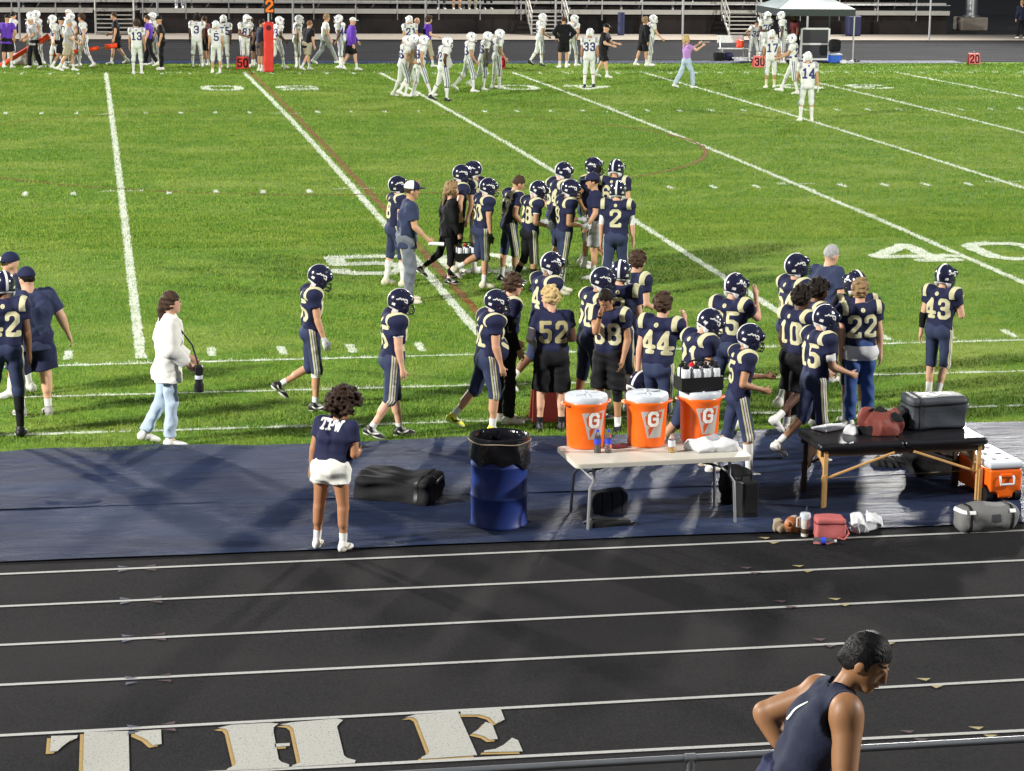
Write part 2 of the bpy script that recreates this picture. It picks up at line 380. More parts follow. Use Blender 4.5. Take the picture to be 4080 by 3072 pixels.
    v, f = clip(cv, cf, lambda p: -p[:, 0] - .0, .002, 0); GEAR['cap_mesh'] = part_mesh(v, f, M['whitecloth'])
    v, f = clip(cv, cf, lambda p: np.minimum(.028 - np.abs(p[:, 1]), np.minimum(p[:, 0] - .05, .024 - np.abs(p[:, 2] - .075))), .003, 1); GEAR['cap_badge'] = part_mesh(v, f, M['creamcloth'])
    s = Sdf((.0, -.1, -.0), (.23, .1, .1), .0075); s.ell(V(.1, 0, .035), V(.1, .082, .05), k=0); s.half(V(0, 0, .045), V(-.12, 0, .99)); s.half(V(0, 0, .03), V(.12, 0, -.99)); s.half(V(.075, 0, 0), V(-1, 0, 0))
    GEAR['cap_bill'] = gear_mesh(s, M['navycloth'])
    # hair
    def hair(lump, n, r0, r1, seed, long=0, noise=.0, cut=1):
        R = np.random.RandomState(seed); k = lump
        s = Sdf((-.2 - lump, -.16 - lump, -.35 if long else -.2 - lump * .5), (.16 + lump, .16 + lump, .22 + lump), .009)
        s.ell(V(-.016, 0, .026), V(.104, .086, .116) + lump * .5, k=0)
        for i in range(n):
            d = unit(R.normal(size=3)); 
            if d[2] < -.55 or (d[0] > .35 and d[2] < .25): continue
            c = V(-.016, 0, .026) + d * (V(.098, .08, .11) + lump * (.5 + .5 * R.rand())); rr = r0 + (r1 - r0) * R.rand(); s.ell(c, V(rr, rr, rr), k=.008)
        if noise: s.wrinkle(noise, 110, seed)
        s.rbox(V(.125, 0, -.06 + lump * .3), V(.095, .2, .1), .03, op='s'); s.rbox(V(.06, 0, -.17), V(.085, .2, .12), .03, op='s')
        s.half(V(0, 0, -.05 if lump < 0 else -.075 - lump), V(-.15, 0, -.99))
        if long:
            s.cone(V(-.105, 0, .02), V(-.115, 0, -.06), .035, .04, k=.02)
            s.cone(V(-.115, 0, -.06), V(-.13, 0.01, -long), .038, .012, k=.015)
            s.wrinkle(.003, 90, 5)
        return s.mesh()
    GEAR['hair_short'] = hair(-.006, 0, 0, 0, 1, noise=.0035)
    GEAR['hair_messy'] = hair(.014, 90, .016, .026, 2, noise=.006)
    GEAR['hair_curly'] = hair(.03, 160, .016, .026, 3, noise=.004)
    GEAR['hair_afro'] = hair(.085, 420, .02, .034, 4, noise=.006)
    GEAR['hair_pony'] = hair(.004, 0, 0, 0, 5, long=.3, noise=.004)
    GEAR['hair_long'] = hair(.012, 60, .016, .03, 6, long=.26, noise=.005)
    s = Sdf((-.25, -.16, -.2), (.16, .16, .2), .006); s.ell(V(-.014, 0, .024), V(.106, .086, .116), k=0); s.wrinkle(.0007, 150, 7)
    s.rbox(V(.125, 0, -.045), V(.098, .2, .1), .05, op='s'); s.rbox(V(.05, 0, -.15), V(.085, .2, .13), .04, op='s'); s.half(V(0, 0, -.085), V(-.15, 0, -.99)); s.ell(V(-.098, 0, -.035), V(.024, .026, .026), k=.02); s.wrinkle(.0005, 220, 8)
    GEAR['hair_tied'] = s.mesh()
    for k in [k for k in GEAR if k.startswith('hair')]: GEAR[k] = part_mesh(*GEAR[k], M['hair_brown'])

def rotv(v, axis, a):
    axis = unit(axis); return v * math.cos(a) + np.cross(axis, v) * math.sin(a) + axis * (axis @ v) * (1 - math.cos(a))
def setm(o, R, loc, sc=1.0):
    R = np.array(R) * (sc if np.ndim(sc) == 0 else 1); m = Matrix([[R[0][0], R[1][0], R[2][0], loc[0]], [R[0][1], R[1][1], R[2][1], loc[1]], [R[0][2], R[1][2], R[2][2], loc[2]], [0, 0, 0, 1]]); o.matrix_local = m
def zone(a, b, t0, t1, rmax):
    d = unit(b - a); L = np.linalg.norm(b - a)
    def fn(p):
        q = p - a; t = q @ d; r = np.linalg.norm(q - t[:, None] * d, axis=1)
        return np.minimum(np.minimum(t - t0 * L, t1 * L - t), rmax - r)
    return fn
SHARED = {}
def shared(key, mat):
    k = (key, mat.name)
    if k not in SHARED: SHARED[k] = GEAR[key] if GEAR[key].materials[0] == mat else recolor(GEAR[key], mat)
    return SHARED[k]

def person(x, y, face, label, H=1.8, b=1.0, lean=4, tilt=0, tw=0, hd=(0, 5), R=(4, 3, -2), L=(4, 3, -2), ra=(4, 9, 16, 4), la=(4, 9, 16, 4), pl='C', z=None, lift=0,
           skin='skin_mid', top=('pads', 'navycloth'), bot=('fp', 'navypants'), hat=None, hair=None, num=None, nmat='creamcloth', yoke=None, stripes=None, sock=(.16, 'whitecloth'),
           shoe=('white_shoe', 'white_shoe', None), glove=None, band=(), vox=.014, fem=0, group=None, cat='person', toe=None, curl=(25, 25), seed=None, face_detail=False, armk=1.0, name='person', feet=True, open_hand=0, pr=.0):
    sd = seed if seed is not None else (int(abs(x * 131 + y * 57)) % 997); rg = random.Random(sd * 7 + 3)
    if R == (4, 3, -2) and L == (4, 3, -2):
        q = rg.choice((0, 1, 2)); w = rg.uniform(4, 12); A, B_ = (w, rg.uniform(3, 7), rg.uniform(-4, 2)), (-rg.uniform(0, 7), rg.uniform(2, 6), -rg.uniform(4, 16)); R, L = (A, B_) if q else (B_, A)
        tilt = tilt or rg.uniform(-2.5, 2.5); lean += rg.uniform(-2, 5); tw = tw or rg.uniform(-7, 7); hd = (hd[0] + rg.uniform(-8, 8), hd[1] + rg.uniform(-4, 5))
    if ra == (4, 9, 16, 4) and la == (4, 9, 16, 4):
        q = rg.random(); r_ = lambda a, d: a + rg.uniform(-d, d)
        if q < .45: ra, la = (r_(2, 9), r_(10, 4), r_(18, 10), r_(3, 5)), (r_(2, 9), r_(10, 4), r_(20, 12), r_(3, 5))
        elif q < .7: ra, la = (r_(-22, 6), r_(34, 6), r_(18, 6), r_(-30, 5)), (r_(-22, 6), r_(34, 6), r_(18, 6), r_(-30, 5))
        else: ra, la = (r_(4, 6), r_(11, 3), r_(72, 12), r_(-16, 6)), (r_(0, 6), r_(11, 3), r_(24, 10), r_(0, 5))
    s = H / 1.80; sd = seed if seed is not None else (int(abs(x * 131 + y * 57)) % 997)
    cf, sf_ = math.cos(face * D2R), math.sin(face * D2R)
    F0, L0, U0 = V(cf, sf_, 0), V(-sf_, cf, 0), V(0, 0, 1)
    U = rotv(U0, L0, lean * D2R); U = rotv(U, F0, tilt * D2R); F = rotv(F0, L0, lean * D2R); Lt = np.cross(U, F)
    F = rotv(F, U, tw * D2R); Lt = rotv(Lt, U, tw * D2R)
    shw = (.158 if fem else .182) * s; bw = b ** .7
    P = V(0, 0, 0); ch = P + U * .29 * s; nb = P + U * .50 * s
    J = {}
    def dirv(fl, ab, side, F_, L_, U_): return unit(F_ * math.sin(fl * D2R) * math.cos(ab * D2R) + side * L_ * math.sin(ab * D2R) - U_ * math.cos(fl * D2R) * math.cos(ab * D2R))
    low = 9
    for k, side, lg in (('R', -1, R), ('L', 1, L)):
        hip = P - U0 * .03 * s + L0 * side * .088 * s * bw; kn = hip + dirv(lg[0], lg[1], side, F0, L0, U0) * .445 * s
        an = kn + dirv(lg[2], lg[3] if len(lg) > 3 else lg[1] * .3, side, F0, L0, U0) * .42 * s
        J['hip' + k], J['kn' + k], J['an' + k] = hip, kn, an
    lowk = 'R' if J['anR'][2] < J['anL'][2] else 'L'
    for k, side, lg in (('R', -1, R), ('L', 1, L)):
        p = (max(0, -lg[2] - 12) * .85 if lg[2] < 0 else -max(0, lg[2] - 6) * .6)
        if k == lowk and abs(lg[2]) < 30: p = 0
        if toe and toe.get(k) is not None: p = toe[k]
        ff = rotv(F0, U0, -side * -8 * D2R); ff = rotv(ff, np.cross(U0, ff), p * D2R); fl = unit(np.cross(U0, ff)); fu = np.cross(ff, fl)
        J['ft' + k] = (ff, fl, fu)
        for q in (V(-.075, 0, -.081), V(.2, 0, -.081)): low = min(low, (J['an' + k] + s * (q[0] * ff + q[2] * fu))[2])
    sh = V(0, 0, -low + lift)
    if pl in 'RL': q = J['an' + pl] + s * .05 * J['ft' + pl][0]; sh[0], sh[1] = -q[0], -q[1]
    P, ch, nb = P + sh, ch + sh, nb + sh
    for k in list(J):
        if k[:2] != 'ft': J[k] = J[k] + sh
    for k, side, ar in (('R', -1, ra), ('L', 1, la)):
        so = P + U * .452 * s + Lt * side * shw * bw; el = so + dirv(ar[0], ar[1], side, F, Lt, U) * .295 * s; wr = el + dirv(ar[2], ar[3], side, F, Lt, U) * .25 * s
        J['so' + k], J['el' + k], J['wr' + k] = so, el, wr
    hf = rotv(F, U, hd[0] * D2R); hl = np.cross(U, hf); hf2 = rotv(U0 * .6 + U * .4, hl, hd[1] * D2R); hu = unit(hf2); hf = unit(hf - (hf @ hu) * hu); hl = np.cross(hu, hf)
    hc = nb + U * .05 * s + hu * .115 * s + hf * (.022 + .0005 * hd[1]) * s
    HR = np.array([hf, hl, hu]); hs = s ** .5 * .985
    root = empty(name, (x, y, gz(y) if z is None else z), label, cat, group)
    allp = np.array([hc + .16 * hu, hc - .16 * hu, hc + .15 * hf, hc - .15 * hf] + [J[k] for k in J if k[:2] != 'ft'] + [J['an' + k] + .16 * J['ft' + k][0] - .085 * U0 for k in 'RL'] + [J['wr' + k] + .2 * unit(J['wr' + k] - J['el' + k]) for k in 'RL'])
    lo, hi = allp.min(0) - .16 * b, allp.max(0) + .16 * b; lo[2] = max(lo[2], -.02)
    topk, botk = top[0], bot[0]
    # ---- skin: one continuous body
    S = Sdf(lo, hi, vox); t = .8
    S.cone(P, ch, .085 * s * b, .1 * s * bw, k=0); S.cone(ch, nb - .05 * U, .1 * s, .06 * s, k=.03)
    S.cone(J['soR'] , J['soL'], .05 * s, .05 * s, k=.03); S.cone(nb - .03 * U, hc - .03 * hu - .012 * hf, .06 * s * (.85 if fem else 1) * bw, .052 * s * bw, k=.025)
    S.ell(hc + .012 * hu - .008 * hf, V(.098, .078, .108) * hs, HR, k=.02); S.cone(hc + .028 * hf * hs - .035 * hu * hs, hc + .058 * hf * hs - .085 * hu * hs, .058 * hs, .034 * hs, k=.025)
    S.cone(hc + .094 * hf * hs + .012 * hu, hc + .106 * hf * hs - .026 * hu, .009 * hs, .0135 * hs, k=.012)
    for sd_ in (-1, 1): S.ell(hc + sd_ * .079 * hl * hs - .012 * hu - .008 * hf, V(.024, .01, .034) * hs, HR, k=.008); S.ell(hc + sd_ * .034 * hl * hs + .016 * hu + .1 * hf * hs, V(.016, .02, .014) * hs, HR, k=0, op='s'); S.ell(hc + sd_ * .034 * hl * hs + .016 * hu + .088 * hf * hs, V(.012, .014, .012) * hs, HR, k=0)
    S.ell(hc + .088 * hf * hs - .058 * hu * hs, V(.016, .026, .010) * hs, HR, k=.01)
    for k, side in (('R', -1), ('L', 1)):
        so, el, wr = J['so' + k], J['el' + k], J['wr' + k]
        ak = bw * armk; S.cone(so, el, .052 * s * ak, .042 * s * ak, k=.02); S.cone(so + .3 * (el - so) + .012 * F, so + .8 * (el - so), .049 * s * ak, .038 * s * ak, k=.02); S.ell(so + .12 * (el - so) + side * .008 * Lt, V(.06, .055, .07) * s * ak, k=.02)
        S.cone(el, wr, .041 * s * ak, .027 * s, k=.012); S.cone(el + .12 * (wr - el), el + .5 * (wr - el), .043 * s * ak, .035 * s * ak, k=.015)
        d = unit(wr - el); tv = V(*F) * .8 + V(0, 0, 1) * .6; tv = unit(tv - (tv @ d) * d); n = np.cross(d, tv) * (-side)
        if n @ Lt * side > .3: n = -n
        J['hand' + k] = (d, tv, n); fr = max(.0088 * s, .56 * vox)
        S.cone(wr, wr + .035 * d * s, .026 * s, .028 * s, k=.01)
        S.ell(wr + .058 * s * d, V(.05, .042, .019) * s, np.array([d, tv, n]), k=.012)
        cu = curl[0 if k == 'R' else 1] * D2R
        for j, ln in enumerate((.074, .082, .076, .06)):
            w = (1.5 - j) * .021 * s; p0 = wr + (.088 - .004 * abs(j - 1)) * s * d + w * tv; d1 = unit(d * math.cos(cu * .6) + n * math.sin(cu * .6) + tv * w * 1.5); p1 = p0 + d1 * ln * .5 * s; d2 = d * math.cos(cu * 1.7) + n * math.sin(cu * 1.7); p2 = p1 + d2 * ln * .5 * s
            S.cone(p0 - .015 * d, p1, fr * 1.06, fr, k=.004); S.cone(p1, p2, fr, fr * .85, k=.004)
        p0 = wr + .03 * s * d + .03 * s * tv; p1 = p0 + s * (.035 * d + .028 * tv + .01 * n); S.cone(wr + .02 * d, p0, .02 * s, fr * 1.2, k=.01); S.cone(p0, p1, fr * 1.2, fr, k=.006); S.cone(p1, p1 + s * (.03 * d + .004 * tv + .008 * n), fr, fr * .85, k=.004)
        hip, kn, an = J['hip' + k], J['kn' + k], J['an' + k]; ff, fl, fu = J['ft' + k]
        sh_d = unit(an - kn); bk = -unit(F0 - (F0 @ sh_d) * sh_d)
        S.cone(hip, kn, .08 * s * b, .054 * s * bw, k=.02); S.cone(kn, an, .05 * s * bw, .035 * s, k=.015); S.cone(kn + .1 * (an - kn) + .012 * bk, kn + .45 * (an - kn) + .014 * bk, .05 * s * bw, .044 * s * bw, k=.02)
        S.ell(kn + .02 * F0, V(.045, .045, .05) * s * bw, k=.015); S.cone(an, an + (.09 * ff - .035 * fu) * s, .032 * s, .02 * s, k=.01)
    bv, bf = S.mesh(); body = make('body', bv, bf, M[skin], root); bn = vnormals(bv, bf)
    def strip(nm, fn, mat, push=.004, base=(bv, bf)):
        v, f = clip(base[0], base[1], fn, push, 1, bn if base[0] is bv else None)
        if len(f): return make(nm, v, f, M[mat], root)
    # ---- top
    mt = top[1]; slv = top[2] if len(top) > 2 else {'pads': .5, 'tee': .62, 'polo': .72, 'long': 9, 'jacket': 9, 'tank': 0}[topk]
    hem = {'pads': -.045, 'tee': -.1, 'polo': -.17, 'long': -.13, 'jacket': -.22, 'tank': -.2}[topk]
    if len(top) > 3: hem = top[3]
    ga = {'pads': .012, 'tee': .014, 'polo': .02, 'long': .03, 'jacket': .05, 'tank': .02}[topk] * s
    T = Sdf(lo - .05, hi + .05, vox); fb = .88 if fem else 1
    lx = .055 * s * bw * fb
    for sd_ in (-1, 1):
        T.cone(P + sd_ * lx * L0 + U * -.26 * s, P + sd_ * lx * L0 + U * .03 * s, .112 * s * b * (1.04 if hem < -.12 else 1) + ga * (1.5 if hem < -.12 else .6), .1 * s * b * fb + ga, k=.03)
        T.cone(P + sd_ * lx * L0 + U * .03 * s, P + U * .32 * s + sd_ * lx * 1.35 * Lt, .1 * s * b * fb + ga, .112 * s * bw + ga, k=.04)
        T.cone(P + U * .32 * s + sd_ * lx * 1.35 * Lt, P + U * .41 * s + sd_ * lx * 1.5 * Lt, .112 * s * bw + ga, .075 * s * bw + ga, k=.04)
    if b > 1.15: T.ell(P + U * .08 * s + F * .05 * b, V(.15, .16, .16) * s * b, np.array([F, Lt, U]), k=.05)
    if fem: T.ell(P + U * .3 * s + F * .08 * s, V(.07, .13, .07) * s, np.array([F, Lt, U]), k=.04)
    if topk == 'pads':
        T.ell(P + U * .43 * s, V(.145, .19, .105) * s * bw, np.array([F, Lt, U]), k=.03)
        for k, side in (('R', -1), ('L', 1)): T.ell(J['so' + k] + U * .012 * s - side * .012 * s * Lt, V(.128, .115, .098) * s * bw, np.array([F, Lt, U]), k=.025)
    else:
        T.cone(J['soR'] - .0 * U, J['soL'], .056 * s * bw + ga * .8, .056 * s * bw + ga * .8, k=.04)
        T.cone(nb - .06 * U, nb - .0 * U, .085 * s, .07 * s, k=.04)
    T.wrinkle(.007 if topk != 'pads' else .005, 20, sd)
    if vox < .016: T.wrinkle(.003, 48, sd + 9); T.fold({'pads': .006, 'tank': .005}.get(topk, .010), 34, sd + 5)
    else: T.fold(.006, 30, sd + 5)
    T.half(P + U * hem * s, -unit(U * .5 + U0 * .5))
    for k, side in (('R', -1), ('L', 1)):
        so, el, wr = J['so' + k], J['el' + k], J['wr' + k]
        if topk == 'pads': T.cone(so, so + slv * (el - so), .088 * s * bw, .078 * s * bw, k=.03, flat=True)
        elif slv >= 2: T.cone(so, el, .055 * s * bw + ga, .048 * s * bw + ga, k=.03); T.cone(el, el + .97 * (wr - el), .048 * s * bw + ga, .034 * s + ga * .7, k=.02, flat=True)
        elif slv > 0:
            T.cone(so, so + slv * (el - so), .058 * s * bw + ga, .055 * s * bw + ga * 1.3, k=.03, flat=True)
    if topk == 'tank':
        for k, side in (('R', -1), ('L', 1)): T.ell(J['so' + k] + side * .045 * s * Lt - U * .02 * s, V(.11, .075, .13) * s, np.array([F, Lt, U]), k=0, op='s')
    T.ell(hc - .035 * hu + .0 * F, V(.075, .07, .085) * s, HR, k=0, op='s') if topk == 'pads' else T.cone(nb + .0 * U, nb + .1 * U + .02 * F, .062 * s, .075 * s, k=0, op='s')
    if topk == 'jacket' or topk == 'long': T.wrinkle(.006, 30, sd + 3)
    tv_, tf_ = T.mesh(); make({'pads': 'jersey', 'tee': 'shirt', 'polo': 'polo_shirt', 'long': 'sweatshirt', 'jacket': 'jacket', 'tank': 'tank_top'}[topk], tv_, tf_, M[mt], root); tn = vnormals(tv_, tf_)
    def onto(nm, fn, mat, push=.0035):
        v, f = clip(tv_, tf_, fn, push, 1, tn)
        if len(f): return make(nm, v, f, M[mat], root)
    if yoke:
        for side in (-1, 1):
            c0 = J['soL' if side > 0 else 'soR']
            def yk(p):
                q = p - c0; l = side * (q @ Lt) / s; u = (q @ U) / s; fo = np.abs(q @ F) / s
                return np.minimum(np.minimum(.03 - np.abs(l - .026 + .10 * np.maximum(fo - .03, 0)), u + .05), .13 - np.linalg.norm(q, axis=1) / s * .8)
            onto('shoulder_yoke', yk, yoke)
    if num:
        St = strokes(num, .225 * s, .2, 1.1 if len(num) == 1 else .92); half_ = .023 * s
        for sg, up in ((-1, .265), (1, .245)):
            c = P + U * up * s
            def nf(p):
                q = p - c; return np.minimum(half_ - sdist(sg * (q @ Lt), q @ U, St), sg * (q @ F) - .02)
            onto('number', nf, nmat)
        if topk == 'pads':
            c = P + U * .455 * s
            def bd(p):
                q = p - c; r = np.hypot(q @ Lt, q @ U); return np.minimum(np.minimum(.024 - r, np.maximum(r - .012, .006 - np.abs(q @ U))), -(q @ F) - .02)
            onto('collar_badge', bd, nmat)
    # ---- bottom
    mb = bot[1]; B = Sdf(lo - .03, hi + .03, vox)
    pg = {'fp': .012, 'shorts': .02, 'pants': .02, 'jeans': .016, 'leggings': .006, 'hot': .016}[botk] * s; cut = {'fp': 1.12, 'shorts': .88, 'pants': 1.97, 'jeans': 1.93, 'leggings': 1.86, 'hot': .34}[botk]
    if len(bot) > 2: cut = bot[2]
    for sd_ in (-1, 1):
        B.cone(P + sd_ * .055 * s * bw * L0 + U0 * .12 * s, P + sd_ * .058 * s * bw * L0 - U0 * .03 * s, .094 * s * b * fb + pg * .5, .108 * s * b + pg, k=.03, flata=True)
        B.ell(P + sd_ * .055 * s * L0 - F0 * .045 * s - U0 * .035 * s, V(.095, .085, .1) * s * b + pg, k=.03)
    for k in 'RL':
        hip, kn, an = J['hip' + k], J['kn' + k], J['an' + k]
        if cut <= 1:
            fl_ = 1.25 if botk == 'shorts' else 1.1
            B.cone(hip, hip + cut * (kn - hip), .088 * s * b + pg, .07 * s * b * fl_ + pg * 1.3 if botk == 'shorts' else .086 * s * b + pg, k=.03, flat=True)
        else:
            e = kn + (cut - 1) * (an - kn); r2 = {'fp': .056, 'pants': .062, 'jeans': .064, 'leggings': .036, 'shorts': .085}[botk] * s
            B.cone(hip, kn, .084 * s * b + pg, .057 * s * bw + pg, k=.03); B.cone(kn, e, .055 * s * bw + pg, r2 * (bw if botk == 'fp' else 1) + pg * .3, k=.02, flat=True)
            if botk != 'pants' or 1: B.cone(kn, kn + .4 * (e - kn), .055 * s * bw + pg, .054 * s * bw + pg, k=.02)
    B.wrinkle(.005 if botk != 'leggings' else .002, 26 if botk in ('fp', 'leggings') else 17, sd + 1)
    if botk in ('jeans', 'pants'): B.wrinkle(.006, 34, sd + 2)
    if botk != 'leggings': B.fold({'fp': .0035}.get(botk, .009) if vox < .016 else .005, 36, sd + 6, 1.6)
    pv, pf = B.mesh(); make({'fp': 'football_pants', 'shorts': 'shorts', 'pants': 'trousers', 'jeans': 'jeans', 'leggings': 'leggings', 'hot': 'shorts'}[botk], pv, pf, M[mb], root); pn = vnormals(pv, pf)
    if stripes:
        c1, c2 = stripes
        for k, side in (('R', -1), ('L', 1)):
            hip, kn, an = J['hip' + k], J['kn' + k], J['an' + k]; e = kn + (cut - 1) * (an - kn)
            def so_(p, hip=hip, kn=kn, e=e, side=side):
                out = []
                d1, d2 = unit(kn - hip), unit(e - kn); n1 = unit(F0 - (F0 @ d1) * d1); n2 = unit(F0 - (F0 @ d2) * d2)
                q1, q2 = p - hip, p - kn; t1 = q1 @ d1; low_ = t1 > np.linalg.norm(kn - hip)
                fo = np.where(low_, q2 @ n2, q1 @ n1); lat = side * np.where(low_, q2 @ L0, q1 @ L0); r = np.where(low_, np.linalg.norm(q2 - (q2 @ d2)[:, None] * d2, axis=1), np.linalg.norm(q1 - t1[:, None] * d1, axis=1))
                return fo / s, np.minimum(lat - .028, np.minimum(t1 + .1, .17 * b - r))
            for c, mm in ((-.027, c1), (0.0, c2), (.027, c1)):
                v, f = clip(pv, pf, lambda p: np.minimum(.0095 - np.abs(so_(p)[0] - c), so_(p)[1]), .003, 1, pn)
                if len(f): make('side_stripe', v, f, M[mm], root)
    # ---- feet
    for i, k in enumerate('RL'):
        kn, an = J['kn' + k], J['an' + k]; ff, fl, fu = J['ft' + k]; sk = sock
        if feet:
            so = link('shoe', shared('shoe', M[shoe[0]]), root); setm(so, (ff, fl, fu), an, s)
            o = link('sole', shared('sole', M[shoe[1]]), so)
            if shoe[2]: o = link('side_stripe', shared('side_stripe', M[shoe[2]]), so)
        if sk: strip('sock', zone(an, kn, -.06, sk[0] / .42, .1), sk[1], .0045)
    # ---- hands, bands
    for k in 'RL':
        if glove and k in glove[1]:
            wr, (d, tv, n) = J['wr' + k], J['hand' + k]; strip('glove', lambda p: np.minimum((p - wr) @ d + .03, .25 - np.linalg.norm(p - wr, axis=1)), glove[0], .0035)
    for (lm, t0, t1, mm) in band:      # e.g. ('armR', 0..2, 0..2, material); 0-1 upper segment, 1-2 lower segment
        a, m_, e = (J['so' + lm[-1]], J['el' + lm[-1]], J['wr' + lm[-1]]) if lm[:3] == 'arm' else (J['hip' + lm[-1]], J['kn' + lm[-1]], J['an' + lm[-1]])
        rm = .1 * bw if lm[:3] == 'arm' else .14 * b; nm = 'arm_sleeve' if lm[:3] == 'arm' else 'leg_sleeve'
        if t1 - t0 < .35: nm = 'wristband' if lm[:3] == 'arm' else 'knee_band'
        def fn(p):
            o = np.full(len(p), -9.)
            if t0 < 1: o = zone(a, m_, t0, min(t1, 1.02), rm)(p)
            if t1 > 1: o = np.maximum(o, zone(m_, e, max(t0 - 1, -.02), t1 - 1, rm)(p))
            return o
        strip(nm, fn, mm, .005)
        if lm[:3] == 'leg' and t0 < cut: 
            v, f = clip(pv, pf, fn, .004, 1, pn)
            if len(f): make(nm, v, f, M[mm], root)
    # ---- head gear
    if hair:
        hk, hm = hair; o = link('hair', shared('hair_' + hk, M[hm]), root); setm(o, (hf, hl, hu), hc, hs * 1.02)
    if hat and hat.startswith('helmet'):
        w = '_w' if hat == 'helmet_w' else ''; off = hc + .004 * hu
        h = link('helmet', GEAR['helmet' + w], root); setm(h, (hf, hl, hu), off, hs * 1.03)
        link('face_mask', GEAR['mask' + w], h); link('stripe', GEAR['stripe' + w], h); link('rear_bumper', GEAR['bumper' + w], h); link('chin_strap', GEAR['chin_strap'], h)
        for i in '01':
            if w: link('emblem', GEAR['emblem' + i], h)
            else: link('script_decal', GEAR['script' + i], h); link('label_decal', GEAR['label' + i], h)
    elif hat:
        cm, bm, back = {'cap': ('navycloth', 'navycloth', None), 'cap2': ('navycloth', 'navycloth', 'whitecloth'), 'capw': ('whitecloth', 'whitecloth', None), 'capb': ('blackcloth', 'blackcloth', None)}[hat]
        h = link('cap', shared('cap', M[cm]), root); setm(h, (hf, hl, hu), hc, hs * 1.03); link('cap_bill', shared('cap_bill', M[bm]), h); link('cap_badge', shared('cap_badge', M['creamcloth']), h)
        if back: link('cap_panel', shared('cap_mesh', M[back]), h)
    if face_detail:
        for sd_ in (-1, 1):
            m = MB(); m.lathe([(.001, -.009), (.0065, -.0065), (.0095, 0), (.0065, .0065), (.001, .009)], n=10); o = m.build('eye', M['eye'], root, smooth=True); setm(o, (hf, hl, hu), hc + (sd_ * .034 * hl + .016 * hu + .0905 * hf) * hs, hs)
        strip('eyebrow', lambda p: np.minimum(.0048 - np.abs((p - hc) @ hu - .036 * hs), np.minimum(.022 - np.abs(np.abs((p - hc) @ hl) - .036), (p - hc) @ hf - .05)), 'hair_dark', .002)
        strip('lips', lambda p: np.minimum(.006 - np.abs((p - hc) @ hu + .058 * hs), np.minimum(.021 - np.abs((p - hc) @ hl), (p - hc) @ hf - .06)), 'lip', .001)
    J.update(P=P, ch=ch, nb=nb, hc=hc, hf=hf, hl=hl, hu=hu, F=F, Lt=Lt, U=U, F0=F0, L0=L0, s=s, root=root, body=(bv, bf), top=(tv_, tf_), bottom=(pv, pf), HR=HR, hs=hs, strip=strip, onto=onto)
    return J

# ---------------------------------------------------------------- materials
M = {}
def nodes(name):
    m = bpy.data.materials.new(name); m.use_nodes = True; nt = m.node_tree; return m, nt, nt.nodes, nt.links, nt.nodes['Principled BSDF']
def mat(name, col, rough=.6, metal=0, var=.12, vs=6, bump=.0, bs=60, coat=0, spec=.5, sss=0, trans=0, alpha=1, col2=None, c2s=3, c2lo=.5, c2hi=.65, ior=1.45):
    m, nt, N, L, b = nodes(name); b.inputs['Roughness'].default_value = rough; b.inputs['Metallic'].default_value = metal; b.inputs['Specular IOR Level'].default_value = spec; b.inputs['IOR'].default_value = ior
    tc = N.new('ShaderNodeTexCoord'); nz = N.new('ShaderNodeTexNoise'); nz.inputs['Scale'].default_value = vs; nz.inputs['Detail'].default_value = 5; L.new(tc.outputs['Object'], nz.inputs['Vector'])
    mx = N.new('ShaderNodeMix'); mx.data_type = 'RGBA'; mx.inputs['A'].default_value = (*[c * (1 - var) for c in col], 1); mx.inputs['B'].default_value = (*[min(1, c * (1 + var)) for c in col], 1)
    L.new(nz.outputs['Fac'], mx.inputs['Factor']); out = mx.outputs['Result']
    if col2:
        n2 = N.new('ShaderNodeTexNoise'); n2.inputs['Scale'].default_value = c2s; n2.inputs['Detail'].default_value = 6; L.new(tc.outputs['Object'], n2.inputs['Vector'])
        mr = N.new('ShaderNodeMapRange'); mr.inputs['From Min'].default_value = c2lo; mr.inputs['From Max'].default_value = c2hi; L.new(n2.outputs['Fac'], mr.inputs['Value'])
        m2 = N.new('ShaderNodeMix'); m2.data_type = 'RGBA'; L.new(mr.outputs['Result'], m2.inputs['Factor']); L.new(out, m2.inputs['A']); m2.inputs['B'].default_value = (*col2, 1); out = m2.outputs['Result']
    L.new(out, b.inputs['Base Color'])
    if bump:
        n3 = N.new('ShaderNodeTexNoise'); n3.inputs['Scale'].default_value = bs; n3.inputs['Detail'].default_value = 4; L.new(tc.outputs['Object'], n3.inputs['Vector'])
        bp = N.new('ShaderNodeBump'); bp.inputs['Strength'].default_value = bump; bp.inputs['Distance'].default_value = .01; L.new(n3.outputs['Fac'], bp.inputs['Height']); L.new(bp.outputs['Normal'], b.inputs['Normal'])
    if coat: b.inputs['Coat Weight'].default_value = coat; b.inputs['Coat Roughness'].default_value = .08
    if sss: b.inputs['Subsurface Weight'].default_value = sss; b.inputs['Subsurface Radius'].default_value = (.02, .008, .004); b.inputs['Subsurface Scale'].default_value = .5
    if trans: b.inputs['Transmission Weight'].default_value = trans
    M[name] = m; return m
cl = dict(rough=.8, spec=.3, bump=.25, bs=45, var=.15, vs=14)
